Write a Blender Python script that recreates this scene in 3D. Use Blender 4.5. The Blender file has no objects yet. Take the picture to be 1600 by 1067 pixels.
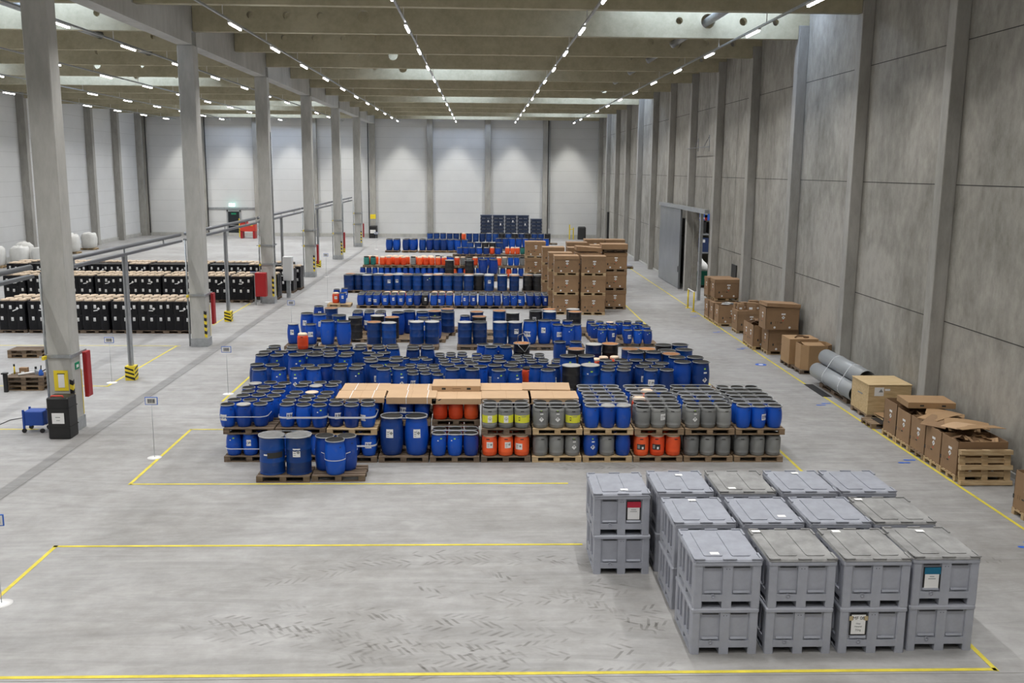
import bpy, bmesh, math, random
from mathutils import Vector, Matrix
PI = math.pi
random.seed(11)
SC = bpy.context.scene
COL = SC.collection
# ------------------------------------------------------------------ camera
F_PX, PITCH, YAW, ROLL, CAM_H = 1499.0, 0.1770352, 0.0334684, 0.0087691, 7.0
fw = Vector((math.sin(YAW) * math.cos(PITCH), math.cos(YAW) * math.cos(PITCH), -math.sin(PITCH)))
rt = Vector((math.cos(YAW), -math.sin(YAW), 0)); up = rt.cross(fw)
cr, sr = math.cos(ROLL), math.sin(ROLL)
rt2 = cr * rt + sr * up; up2 = -sr * rt + cr * up
cd = bpy.data.cameras.new('camera'); cam = bpy.data.objects.new('camera', cd); COL.objects.link(cam)
cam.matrix_world = Matrix(((rt2.x, up2.x, -fw.x, 0), (rt2.y, up2.y, -fw.y, 0), (rt2.z, up2.z, -fw.z, CAM_H), (0, 0, 0, 1)))
cd.sensor_width = 36; cd.lens = F_PX / 1600 * 36; cd.clip_start = .05; cd.clip_end = 400
SC.camera = cam
# ------------------------------------------------------------------ world, view
w = bpy.data.worlds.new('sky'); SC.world = w; w.use_nodes = True
w.node_tree.nodes['Background'].inputs[0].default_value = (.75, .85, 1, 1)
w.node_tree.nodes['Background'].inputs[1].default_value = 1.0
SC.view_settings.view_transform = 'Standard'; SC.view_settings.look = 'None'
SC.view_settings.gamma = 1; SC.view_settings.use_curve_mapping = False
SC.view_settings.exposure = -0.2
LAMP_W = 178.0          # watts of one ceiling luminaire
SKY_E = 8.5            # glow of the diffusing roof lights
# ------------------------------------------------------------------ materials
MAT = {}
def nmat(name):
    m = bpy.data.materials.new(name); m.use_nodes = True; MAT[name] = m
    return m, m.node_tree, m.node_tree.nodes['Principled BSDF']
def mat(name, c, rough=.6, metal=0, emit=None, es=1, spec=.5, var=0, noise=0, nscale=4, bump=0):
    """plain colour; var = per-object brightness spread, noise = blotchy wear of the colour"""
    m, t, b = nmat(name); N = t.nodes; L = t.links
    b.inputs['Base Color'].default_value = (*c, 1); b.inputs['Roughness'].default_value = rough
    b.inputs['Metallic'].default_value = metal; b.inputs['Specular IOR Level'].default_value = spec
    last = None
    if noise:
        tc = N.new('ShaderNodeTexCoord'); nz = N.new('ShaderNodeTexNoise'); nz.inputs['Scale'].default_value = nscale
        nz.inputs['Detail'].default_value = 6; nz.inputs['Roughness'].default_value = .65
        L.new(tc.outputs['Object'], nz.inputs['Vector'])
        mr = N.new('ShaderNodeMapRange'); mr.inputs[1].default_value = .3; mr.inputs[2].default_value = .7
        mr.inputs[3].default_value = 1 - noise; mr.inputs[4].default_value = 1 + noise * .6
        L.new(nz.outputs['Fac'], mr.inputs[0]); last = mr.outputs[0]
        if bump:
            bp = N.new('ShaderNodeBump'); bp.inputs['Strength'].default_value = bump; bp.inputs['Distance'].default_value = .01
            L.new(nz.outputs['Fac'], bp.inputs['Height']); L.new(bp.outputs[0], b.inputs['Normal'])
    if var:
        oi = N.new('ShaderNodeObjectInfo'); mr = N.new('ShaderNodeMapRange')
        mr.inputs[3].default_value = 1 - var; mr.inputs[4].default_value = 1 + var
        L.new(oi.outputs['Random'], mr.inputs[0])
        if last:
            mu = N.new('ShaderNodeMath'); mu.operation = 'MULTIPLY'; L.new(last, mu.inputs[0]); L.new(mr.outputs[0], mu.inputs[1]); last = mu.outputs[0]
        else: last = mr.outputs[0]
    if last:
        vm = N.new('ShaderNodeVectorMath'); vm.operation = 'SCALE'; vm.inputs[0].default_value = c
        L.new(last, vm.inputs['Scale']); L.new(vm.outputs[0], b.inputs['Base Color'])
    if emit:
        b.inputs['Emission Color'].default_value = (*emit, 1); b.inputs['Emission Strength'].default_value = es
    return m
def concrete(name, c1, c2, s1=.35, s2=3, streak=1.0, rough=.8, joints=None, bump=.15):
    m, t, b = nmat(name); N = t.nodes; L = t.links
    tc = N.new('ShaderNodeTexCoord'); mp = N.new('ShaderNodeMapping'); mp.inputs['Scale'].default_value = (1, 1, streak)
    L.new(tc.outputs['Object'], mp.inputs['Vector'])
    a = N.new('ShaderNodeTexNoise'); a.inputs['Scale'].default_value = s1; a.inputs['Detail'].default_value = 8; a.inputs['Roughness'].default_value = .6; a.inputs['Distortion'].default_value = .6
    d = N.new('ShaderNodeTexNoise'); d.inputs['Scale'].default_value = s2; d.inputs['Detail'].default_value = 8; d.inputs['Roughness'].default_value = .7
    L.new(mp.outputs[0], a.inputs['Vector']); L.new(mp.outputs[0], d.inputs['Vector'])
    ad = N.new('ShaderNodeMath'); ad.operation = 'MULTIPLY_ADD'; ad.inputs[1].default_value = .6; L.new(d.outputs['Fac'], ad.inputs[0])
    mu = N.new('ShaderNodeMath'); mu.operation = 'MULTIPLY'; mu.inputs[1].default_value = .8; L.new(a.outputs['Fac'], mu.inputs[0]); L.new(mu.outputs[0], ad.inputs[2])
    rp = N.new('ShaderNodeValToRGB'); rp.color_ramp.elements[0].position = .52; rp.color_ramp.elements[1].position = .86
    rp.color_ramp.elements[0].color = (*c1, 1); rp.color_ramp.elements[1].color = (*c2, 1)
    L.new(ad.outputs[0], rp.inputs[0]); L.new(rp.outputs[0], b.inputs['Base Color'])
    b.inputs['Roughness'].default_value = rough
    bp = N.new('ShaderNodeBump'); bp.inputs['Strength'].default_value = bump; bp.inputs['Distance'].default_value = .01
    L.new(d.outputs['Fac'], bp.inputs['Height']); L.new(bp.outputs[0], b.inputs['Normal'])
    return m
def drummat(name, c, c2, rough=.42):
    """moulded plastic: every drum has its own shade between two colours, plus scuffs"""
    m, t, b = nmat(name); N = t.nodes; L = t.links
    oi = N.new('ShaderNodeObjectInfo'); mx = N.new('ShaderNodeMix'); mx.data_type = 'RGBA'
    mx.inputs[6].default_value = (*c, 1); mx.inputs[7].default_value = (*c2, 1); L.new(oi.outputs['Random'], mx.inputs[0])
    tc = N.new('ShaderNodeTexCoord'); nz = N.new('ShaderNodeTexNoise'); nz.inputs['Scale'].default_value = 5; nz.inputs['Detail'].default_value = 6
    ad = N.new('ShaderNodeVectorMath'); ad.operation = 'ADD'; L.new(tc.outputs['Object'], ad.inputs[0]); L.new(oi.outputs['Location'], ad.inputs[1])
    L.new(ad.outputs[0], nz.inputs['Vector'])
    mr = N.new('ShaderNodeMapRange'); mr.inputs[1].default_value = .58; mr.inputs[2].default_value = .85; mr.inputs[3].default_value = 0; mr.inputs[4].default_value = .3
    L.new(nz.outputs['Fac'], mr.inputs[0])
    m2 = N.new('ShaderNodeMix'); m2.data_type = 'RGBA'; m2.inputs[7].default_value = (.22, .2, .18, 1)
    L.new(mr.outputs[0], m2.inputs[0]); L.new(mx.outputs[2], m2.inputs[6]); L.new(m2.outputs[2], b.inputs['Base Color'])
    b.inputs['Roughness'].default_value = rough
    return m
floor_c = concrete('floor_concrete', (.235, .228, .221), (.352, .350, .352), .22, 2.2, 1, .6, bump=.03)
def floor_extra():
    """sweep streaks, rubbed wheel lanes and saw-cut joints of the slab"""
    m = MAT['floor_concrete']; t = m.node_tree; N = t.nodes; L = t.links; b = N['Principled BSDF']
    src = b.inputs['Base Color'].links[0].from_socket
    tc = N.new('ShaderNodeTexCoord'); mp = N.new('ShaderNodeMapping'); mp.inputs['Scale'].default_value = (.35, 2.2, 1)
    L.new(tc.outputs['Object'], mp.inputs['Vector'])
    nz = N.new('ShaderNodeTexNoise'); nz.inputs['Scale'].default_value = .9; nz.inputs['Detail'].default_value = 9; nz.inputs['Roughness'].default_value = .7; nz.inputs['Distortion'].default_value = 1.5
    L.new(mp.outputs[0], nz.inputs['Vector'])
    mr = N.new('ShaderNodeMapRange'); mr.inputs[1].default_value = .35; mr.inputs[2].default_value = .68; mr.inputs[3].default_value = .82; mr.inputs[4].default_value = 1.10
    L.new(nz.outputs['Fac'], mr.inputs[0])
    vm = N.new('ShaderNodeVectorMath'); vm.operation = 'SCALE'; L.new(src, vm.inputs[0]); L.new(mr.outputs[0], vm.inputs['Scale'])
    L.new(vm.outputs[0], b.inputs['Base Color'])
floor_extra()
wallc = concrete('wall_concrete', (.20, .192, .170), (.40, .385, .35), .45, 3.5, .55, .85)
colc = concrete('column_concrete', (.37, .37, .35), (.52, .515, .495), .5, 4, .3, .8, bump=.05)
pierc = concrete('pier_concrete', (.27, .265, .245), (.42, .41, .385), .5, 4, .3, .8, bump=.05)
beamc = concrete('beam_concrete', (.38, .345, .235), (.54, .50, .36), .4, 4, 1, .85)
mat('roof_deck', (.42, .40, .34), .7)
mat('white_panel', (.66, .67, .68), .45, noise=.04, nscale=.6)
mat('panel_joint', (.44, .45, .45), .6)
mat('slab_cut', (.13, .125, .12), .8)
mat('joint_dark', (.05, .048, .045), .9)
mat('galv', (.42, .44, .46), .4, .6, noise=.2, nscale=6)
mat('galv_dark', (.22, .23, .25), .45, .5)
mat('sheet_door', (.30, .32, .34), .35, .6, noise=.15, nscale=.8)
mat('white_paint', (.75, .75, .75), .5)
mat('tube', (1, 1, 1), .5, emit=(1, .985, .96), es=26)
mat('skylight', (.9, .9, .9), .5, emit=(.66, .82, 1.1), es=SKY_E)
mat('line_yellow', (.62, .52, .05), .6, noise=.25, nscale=3)
mat('yellow', (.80, .62, .03), .5)
mat('black', (.012, .012, .013), .5)
mat('black_gloss', (.006, .006, .008), .3, spec=.3, noise=.3, nscale=8, bump=1.0)
mat('red', (.36, .012, .016), .45)
mat('red_bright', (.62, .05, .03), .5)
mat('blue_paint', (.02, .12, .55), .5)
mat('cart_blue', (.01, .06, .32), .5)
mat('white_paper', (.78, .78, .78), .7)
mat('print_grey', (.25, .26, .26), .7)
mat('print_dark', (.03, .03, .03), .7)
mat('green_sticker', (.35, .62, .06), .6)
mat('green_sign', (.0, .25, .12), .5)
mat('yellow_band', (.70, .70, .04), .6)
mat('strap', (.70, .72, .76), .45)
mat('ring_metal', (.26, .27, .28), .45, .5)
mat('lid_black', (.022, .021, .019), .75, spec=.2, var=.5, noise=.3, nscale=7)
mat('lid_cream', (.72, .55, .40), .55, var=.12)
mat('lid_white', (.36, .35, .33), .5, var=.2, noise=.2, nscale=6)
mat('lid_steel', (.20, .20, .195), .5, .3, noise=.3, nscale=5)
mat('lid_rust', (.30, .12, .03), .7, var=.3, noise=.35, nscale=8)
drummat('drum_blue', (.002, .035, .24), (.002, .088, .54))
drummat('drum_blue_dim', (.003, .028, .15), (.003, .065, .36))
drummat('steel_blue', (.003, .026, .12), (.003, .058, .29), .35)
drummat('drum_grey', (.15, .155, .155), (.24, .245, .24), .5)
drummat('drum_orange', (.72, .06, .012), (.90, .13, .03), .45)
drummat('drum_black', (.01, .01, .011), (.02, .02, .022), .4)
drummat('drum_teal', (.01, .14, .12), (.03, .24, .2), .5)
mat('crate_grey', (.35, .365, .42), .5, noise=.10, nscale=5)
mat('crate_lid', (.29, .305, .355), .5, noise=.16, nscale=4)
mat('crate_lid_dirty', (.26, .26, .26), .6, noise=.35, nscale=3)
mat('tape', (.45, .36, .2), .5)
mat('bin_green', (.0, .16, .10), .5)
mat('bag_white', (.70, .70, .68), .7, noise=.1, nscale=3, bump=1.0)
mat('crate_navy', (.03, .045, .09), .4, noise=.3, nscale=3)
mat('navy_box', (.02, .04, .12), .5)
mat('hall_dark', (.05, .05, .05), .9)
mat('pvc', (.30, .32, .34), .35)
mat('exit_glow', (.1, .6, .3), .5, emit=(.45, 1, .9), es=3.5)
mat('exit_white', (.9, 1, .95), .5, emit=(.9, 1, .97), es=3.0)
mat('glass_dark', (.015, .02, .025), .15)
mat('orange_hose', (.6, .35, .2), .6)
def wood(name, c1, c2):
    m, t, b = nmat(name); N = t.nodes; L = t.links
    tc = N.new('ShaderNodeTexCoord'); oi = N.new('ShaderNodeObjectInfo')
    ad = N.new('ShaderNodeVectorMath'); ad.operation = 'ADD'; L.new(tc.outputs['Object'], ad.inputs[0]); L.new(oi.outputs['Location'], ad.inputs[1])
    mp = N.new('ShaderNodeMapping'); mp.inputs['Scale'].default_value = (1.2, 9, 9); L.new(ad.outputs[0], mp.inputs[0])
    nz = N.new('ShaderNodeTexNoise'); nz.inputs['Scale'].default_value = 2.5; nz.inputs['Detail'].default_value = 7; L.new(mp.outputs[0], nz.inputs['Vector'])
    rp = N.new('ShaderNodeValToRGB'); rp.color_ramp.elements[0].position = .3; rp.color_ramp.elements[1].position = .7
    rp.color_ramp.elements[0].color = (*c1, 1); rp.color_ramp.elements[1].color = (*c2, 1)
    L.new(nz.outputs['Fac'], rp.inputs[0]); L.new(rp.outputs[0], b.inputs['Base Color']); b.inputs['Roughness'].default_value = .8
wood('wood_old', (.085, .058, .038), (.20, .145, .10))
wood('wood_mid', (.17, .11, .062), (.32, .23, .145))
wood('wood_new', (.36, .245, .125), (.56, .42, .25))
wood('ply', (.46, .33, .17), (.62, .47, .27))
mat('kraft', (.30, .185, .10), .8, noise=.12, nscale=2, var=.12)
mat('kraft_light', (.50, .335, .20), .8, noise=.06, nscale=2, var=.06)
mat('kraft_mid', (.36, .225, .115), .8, noise=.08, nscale=2)
mat('kraft_in', (.16, .09, .045), .9, noise=.2, nscale=4)
# ------------------------------------------------------------------ mesh helper
class MB:
    def __init__(s): s.v = []; s.f = []; s.m = []; s.mats = []; s.sm = []
    def mi(s, m):
        if m not in s.mats: s.mats.append(m)
        return s.mats.index(m)
    def add(s, vs, fs, m, smooth=False, M=None):
        o = len(s.v); k = s.mi(m)
        for p in vs: s.v.append(tuple(M @ Vector(p)) if M is not None else tuple(p))
        for f in fs: s.f.append([i + o for i in f]); s.m.append(k); s.sm.append(smooth)
        return s
    def box(s, x0, y0, z0, x1, y1, z1, m, M=None):
        vs = [(x0, y0, z0), (x1, y0, z0), (x1, y1, z0), (x0, y1, z0), (x0, y0, z1), (x1, y0, z1), (x1, y1, z1), (x0, y1, z1)]
        return s.add(vs, [(0, 3, 2, 1), (4, 5, 6, 7), (0, 1, 5, 4), (1, 2, 6, 5), (2, 3, 7, 6), (3, 0, 4, 7)], m, False, M)
    def cbox(s, x0, y0, z0, x1, y1, z1, c, m, M=None):
        """box with chamfered vertical and top edges"""
        def ring(z, i):
            a, b, p, q = x0 + i, y0 + i, x1 - i, y1 - i
            return [(a + c, b, z), (p - c, b, z), (p, b + c, z), (p, q - c, z), (p - c, q, z), (a + c, q, z), (a, q - c, z), (a, b + c, z)]
        vs = ring(z0, 0) + ring(z1 - c, 0) + ring(z1, c * .7)
        fs = [tuple(range(7, -1, -1)), tuple(range(16, 24))]
        for r in (0, 8):
            for i in range(8): fs.append((r + i, r + (i + 1) % 8, r + 8 + (i + 1) % 8, r + 8 + i))
        return s.add(vs, fs, m, False, M)
    def lathe(s, prof, m, n=20, M=None, smooth=True, cap=True):
        vs = []
        for r, z in prof:
            for i in range(n): a = 2 * PI * i / n; vs.append((r * math.cos(a), r * math.sin(a), z))
        fs = []
        for k in range(len(prof) - 1):
            for i in range(n): j = (i + 1) % n; fs.append((k * n + i, k * n + j, (k + 1) * n + j, (k + 1) * n + i))
        s.add(vs, fs, m, smooth, M)
        if cap:
            for k, fl in ((0, True), (len(prof) - 1, False)):
                r, z = prof[k]
                if r > 1e-4:
                    c = [(r * math.cos(2 * PI * i / n), r * math.sin(2 * PI * i / n), z) for i in range(n)]
                    s.add(c, [tuple(range(n))[::-1] if fl else tuple(range(n))], m, False, M)
        return s
    def tube(s, pts, r, m, n=8, closed=False):
        P = [Vector(p) for p in pts]; k = len(P); vs = []
        for i in range(k):
            a = P[(i - 1) % k] if (closed or i > 0) else P[i]; b = P[(i + 1) % k] if (closed or i < k - 1) else P[i]
            d = (b - a).normalized(); u = d.cross(Vector((0, 0, 1)))
            if u.length < 1e-3: u = Vector((1, 0, 0))
            u.normalize(); w_ = d.cross(u)
            for j in range(n): t = 2 * PI * j / n; vs.append(tuple(P[i] + r * (math.cos(t) * u + math.sin(t) * w_)))
        fs = []
        for i in range(k if closed else k - 1):
            for j in range(n): q = (j + 1) % n; ii = (i + 1) % k; fs.append((i * n + j, i * n + q, ii * n + q, ii * n + j))
        if not closed: fs.append(tuple(range(n))[::-1]); fs.append(tuple((k - 1) * n + j for j in range(n)))
        return s.add(vs, fs, m, True)
    def band(s, pts, h, t, m):
        """flat strap standing on edge along a closed plan outline"""
        k = len(pts); cx = sum(p[0] for p in pts) / k; cy = sum(p[1] for p in pts) / k; vs = []
        for p in pts:
            d = Vector((p[0] - cx, p[1] - cy)); d = d.normalized() * t
            z = p[2]
            vs += [(p[0], p[1], z - h / 2), (p[0] + d.x, p[1] + d.y, z - h / 2), (p[0] + d.x, p[1] + d.y, z + h / 2), (p[0], p[1], z + h / 2)]
        fs = []
        for i in range(k):
            j = (i + 1) % k
            for a in range(4): b = (a + 1) % 4; fs.append((i * 4 + a, j * 4 + a, j * 4 + b, i * 4 + b))
        return s.add(vs, fs, m)
    def prism(s, poly, z0, z1, m, M=None):
        n = len(poly)
        vs = [(x, y, z0) for x, y in poly] + [(x, y, z1) for x, y in poly]
        fs = [tuple(range(n))[::-1], tuple(range(n, 2 * n))] + [(i, (i + 1) % n, n + (i + 1) % n, n + i) for i in range(n)]
        return s.add(vs, fs, m, False, M)
    def patch(s, r, a0, a1, z0, z1, m, n=6):
        """label wrapped on a round body; angle 0 looks towards -Y"""
        vs = []
        for i in range(n + 1):
            a = a0 + (a1 - a0) * i / n
            rr0 = r(z0) if callable(r) else r; rr1 = r(z1) if callable(r) else r
            vs += [(rr0 * math.sin(a), -rr0 * math.cos(a), z0), (rr1 * math.sin(a), -rr1 * math.cos(a), z1)]
        return s.add(vs, [(2 * i, 2 * i + 2, 2 * i + 3, 2 * i + 1) for i in range(n)], m)
    def diamond(s, r, a, z, d, m, off=0):
        rr = r(z) + off if callable(r) else r + off; t = d / rr
        P = [(a, z - d), (a + t, z), (a, z + d), (a - t, z)]
        f = lambda q: (r(q) + off if callable(r) else rr)
        return s.add([(f(z_) * math.sin(a_), -f(z_) * math.cos(a_), z_) for a_, z_ in P], [(0, 1, 2, 3)], m)
    def mesh(s, name):
        me = bpy.data.meshes.new(name); me.from_pydata(s.v, [], s.f)
        for m in s.mats: me.materials.append(MAT[m])
        me.polygons.foreach_set('material_index', s.m); me.polygons.foreach_set('use_smooth', s.sm); me.update()
        return me
    def obj(s, name, parent=None, loc=(0, 0, 0), rz=0):
        return put(s.mesh(name), name, parent, loc, rz)
def put(me, name, parent=None, loc=(0, 0, 0), rz=0):
    o = bpy.data.objects.new(name, me); COL.objects.link(o); o.location = loc; o.rotation_euler = (0, 0, rz)
    if parent: o.parent = parent
    return o
def empty(name, loc=(0, 0, 0), rz=0):
    o = bpy.data.objects.new(name, None); COL.objects.link(o); o.location = loc; o.rotation_euler = (0, 0, rz); o.empty_display_size = .1
    return o
def tag(o, label=None, cat=None, group=None, kind=None):
    if label: o['label'] = label
    if cat: o['category'] = cat
    if group: o['group'] = group
    if kind: o['kind'] = kind
    return o
def copy_tree(o, parent=None):
    c = o.copy(); COL.objects.link(c); c.parent = parent
    for ch in list(o.children): copy_tree(ch, c)
    return c
ORD = ['', 'first', 'second', 'third', 'fourth', 'fifth', 'sixth', 'seventh', 'eighth', 'ninth', 'tenth', 'eleventh', 'twelfth', 'thirteenth', 'fourteenth', 'fifteenth', 'sixteenth', 'seventeenth', 'eighteenth', 'nineteenth', 'twentieth']
ORD += ['twenty-' + o for o in ORD[1:10]] + ['thirtieth'] + ['thirty-' + o for o in ORD[1:10]] + ['fortieth']
def side(k, n):
    """ordinal phrase from the nearer end"""
    if n == 1: return 'on its own'
    if k == 0: return 'leftmost'
    if k == n - 1: return 'rightmost'
    return ORD[k + 1] + ' from left' if k < n / 2 else ORD[n - k] + ' from right'
_txt = {}
def text_mesh(name, body, size, m, extrude=.001, align='CENTER'):
    cu = bpy.data.curves.new(name, 'FONT'); cu.body = body; cu.size = size; cu.align_x = align; cu.align_y = 'CENTER'; cu.extrude = extrude
    o = bpy.data.objects.new(name, cu); COL.objects.link(o)
    me = bpy.data.meshes.new_from_object(o.evaluated_get(bpy.context.evaluated_depsgraph_get()))
    bpy.data.objects.remove(o); me.materials.clear(); me.materials.append(MAT[m])
    return me
def text_on(name, body, size, m, parent, loc, rx=PI / 2, rz=0):
    o = put(text_mesh(name, body, size, m), name, parent, loc); o.rotation_euler = (rx, 0, rz); return o

# ================================================================== THE HALL
BAY, Y0 = 6.25, 25.6
XW = 12.5; XC = 12.115          # right wall plane, inner face of its columns
XLW = -34.9                     # left wall plane
YB = 101.0; YF = -12.5          # back wall, wall behind the camera
ZR = 13.75                      # underside of the roof deck
Z_BEAM = 12.0
def structure(o): o['kind'] = 'structure'; return o
# floor
fl = MB(); fl.box(XLW - .6, YF - .5, -.3, XW, YB + .6, 0, 'floor_concrete')
floor = structure(fl.obj('floor'))
def strip(name, a, b, wd, m, z=.003, parent=None):
    a = Vector((a[0], a[1], 0)); b = Vector((b[0], b[1], 0)); d = (b - a).normalized(); n = Vector((-d.y, d.x, 0)) * wd / 2
    mb = MB(); mb.add([tuple(p) for p in (a - n, b - n, b + n, a + n)], [(0, 1, 2, 3)], m)
    return mb.obj(name, parent or floor, (0, 0, z))
JY = [24.9 - 12.5 + 12.5 * i for i in range(0, 8)]
for y in JY: strip('slab_joint', (XLW, y), (XW, y), .012, 'slab_cut', .0015)
strip('slab_joint', (-10.2, 0), (-10.2, YB), .012, 'slab_cut', .0016)
YEL = [((10.9, 11.0), (10.9, 96)),
       ((-7.9, 12.5), (7.42, 12.5)), ((7.4, 12.45), (7.4, 21.5)), ((-7.92, 12.5), (-7.92, 17.27)), ((-7.97, 17.23), (1.95, 17.23)),
       ((-7.83, 20.83), (2.0, 20.83)), ((-7.83, 20.8), (-7.83, 25.45)), ((-7.85, 25.43), (-6.3, 25.43)), ((7.65, 20.8), (7.65, 36)), ((7.66, 43), (7.66, 52)),
       ((-7.83, 28.6), (-7.83, 36.2)),
       ((-13.2, 18.2), (-13.2, 25.5)), ((-24, 25.45), (-11.9, 25.45)), ((-13.2, 30.7), (-12.0, 30.7)), ((-24, 30.7), (-13.0, 30.7)),
       ((-12.05, 30.6), (-12.05, 37.9)), ((-24, 37.9), (-11.9, 37.9)), ((-12.05, 43), (-12.05, 50.2)), ((-12.1, 56), (-12.1, 64))]
for a, b in YEL: strip('yellow_line', a, b, .075, 'line_yellow', .004)
# blue stencilled feet and round pictograms beside the walkway
def foot(x, y, rz, parent):
    mb = MB(); P = [(0, -.15), (.045, -.14), (.05, -.06), (.04, .0), (.06, .08), (.05, .15), (0, .17), (-.045, .14), (-.05, .06), (-.03, 0), (-.045, -.07), (-.04, -.14)]
    mb.add([(a * .95, b * .95, 0) for a, b in P], [tuple(range(len(P)))], 'blue_paint')
    return mb.obj('footprint_marking', parent, (x, y, .004), rz)
for x, y in [(10.62, 22.45), (10.62, 28.3), (10.62, 37.6), (10.62, 41.6), (10.62, 46.2), (10.62, 17.1)]:
    foot(x - .2, y - .1, PI / 2, floor); foot(x + .03, y + .12, PI / 2, floor)
mb = MB(); mb.lathe([(.21, 0), (.21, .001)], 'blue_paint', 20); mb.lathe([(.09, .001), (.09, .002)], 'white_paint', 12); mb.obj('round_floor_pictogram', floor, (10.35, 34.4, .003))
# tyre tread prints: chevrons of dust along curved runs
def tread(pts, wd, step, seed):
    R_ = random.Random(seed); mb = MB(); d = 0
    for (x0, y0), (x1, y1) in zip(pts, pts[1:]):
        L_ = math.hypot(x1 - x0, y1 - y0); n = max(1, int(L_ / step)); a = math.atan2(y1 - y0, x1 - x0)
        for i in range(n):
            if R_.random() < .22: continue
            t = i / n; cx = x0 + (x1 - x0) * t; cy = y0 + (y1 - y0) * t
            for sgn in (-1, 1):
                if R_.random() < .25: continue
                l = wd * R_.uniform(.35, .6)
                P = [(0, .03 * sgn), (.06, .03 * sgn), (.06 - l * .8, l * sgn), (-l * .8, l * sgn)]
                P = [(cx + p * math.cos(a) - q * math.sin(a), cy + p * math.sin(a) + q * math.cos(a), 0) for p, q in P]
                mb.add(P, [(0, 1, 2, 3) if sgn > 0 else (3, 2, 1, 0)], 'tread')
    o = mb.obj('tyre_print', floor, (0, 0, .0025)); return o
def arc(cx, cy, r, a0, a1, n=14): return [(cx + r * math.cos(math.radians(a0 + (a1 - a0) * i / n)), cy + r * math.sin(math.radians(a0 + (a1 - a0) * i / n))) for i in range(n + 1)]
m, t, b = nmat('tread'); b.inputs['Base Color'].default_value = (.14, .13, .115, 1); b.inputs['Roughness'].default_value = .85
tr = t.nodes.new('ShaderNodeBsdfTransparent'); mx = t.nodes.new('ShaderNodeMixShader'); nz = t.nodes.new('ShaderNodeTexNoise'); nz.inputs['Scale'].default_value = 1.6
tc = t.nodes.new('ShaderNodeTexCoord'); t.links.new(tc.outputs['Object'], nz.inputs['Vector'])
mr = t.nodes.new('ShaderNodeMapRange'); mr.inputs[1].default_value = .35; mr.inputs[2].default_value = .75; mr.inputs[3].default_value = .0; mr.inputs[4].default_value = .34
t.links.new(nz.outputs['Fac'], mr.inputs[0]); t.links.new(mr.outputs[0], mx.inputs[0]); t.links.new(tr.outputs[0], mx.inputs[1]); t.links.new(b.outputs[0], mx.inputs[2])
t.links.new(mx.outputs[0], t.nodes['Material Output'].inputs['Surface'])
for k, (p, wd) in enumerate([([(-3.6, 15.6), (-2.4, 16.1), (-.8, 16.5), (.9, 16.4), (2.2, 16.0)], .3), ([(-3.4, 14.6), (-2, 14.2), (-.3, 13.9), (1.6, 13.6), (3.2, 14.2)], .3),
        ([(-4.3, 14.0), (-2.6, 13.7), (-.9, 13.3), (.8, 12.9), (2.4, 13.2)], .3), ([(-4.5, 13.75), (-2.8, 13.5), (-1, 13.0), (1, 12.6)], .3),
        ([(-1, 15.2), (.2, 14.7), (1.6, 14.9), (2.9, 15.4)], .28), ([(0.2, 15.8), (1.3, 15.1), (2.4, 14.2), (3.0, 13.4)], .28),
        ([(-2, 12.9), (-.3, 12.4), (1.5, 12.1), (3, 12.3)], .3), ([(1.9, 21.9), (3.4, 22.1), (4.6, 21.9)], .25), ([(8, 19), (9, 17.6), (9.6, 16)], .2)]):
    tread(p, wd * 1.25, .15, k); tread([(a - .25, b + .33) for a, b in p][::-1], wd, .14, k + 40)
for k, (p) in enumerate([]):
    mb = MB()
    for (x0, y0), (x1, y1) in zip(p, p[1:]):
        dx, dy = x1 - x0, y1 - y0; l = math.hypot(dx, dy); nx, ny = -dy / l * .06, dx / l * .06
        mb.add([(x0 - nx, y0 - ny, 0), (x1 - nx, y1 - ny, 0), (x1 + nx, y1 + ny, 0), (x0 + nx, y0 + ny, 0)], [(0, 1, 2, 3)], 'tread')
    mb.obj('tyre_print', floor, (0, 0, .002))
# right wall: precast panels between projecting columns, a doorway in the bay 50.6 - 56.85
DY0, DY1, DZ = 52.4, 56.2, 4.75
mb = MB()
mb.box(XW, YF, 0, XW + .3, DY0, ZR, 'wall_concrete'); mb.box(XW, DY1, 0, XW + .3, YB, ZR, 'wall_concrete'); mb.box(XW, DY0, DZ, XW + .3, DY1, ZR, 'wall_concrete')
wr = structure(mb.obj('wall_right'))
for k in range(-6, 13):
    y = Y0 + BAY * k
    c = MB(); h = 12.5; c.cbox(XC, y - .42, 0, XW, y, h, .015, 'pier_concrete'); c.obj('wall_column', wr)
    for z in (3.08, 6.71, 10.39):
        if k == 12: break
        if z == 3.08 and y == Y0 + BAY * 4: continue
        j = MB(); j.box(XW - .004, y, z - .012, XW + .01, y + BAY - .42, z + .012, 'joint_dark'); j.obj('panel_joint', wr)
for k in (3, 4):
    y = Y0 + BAY * k + 3; j = MB(); j.box(XW - .004, y - .01, 0 if k == 3 else DZ + .3, XW + .01, y + .01, 12.4, 'joint_dark'); j.obj('panel_joint', wr)
j = MB(); j.box(XW - .05, 46.3, 1.6, XW + .01, 47.2, 2.5, 'print_dark'); j.obj('wall_opening_cover', wr)
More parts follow.
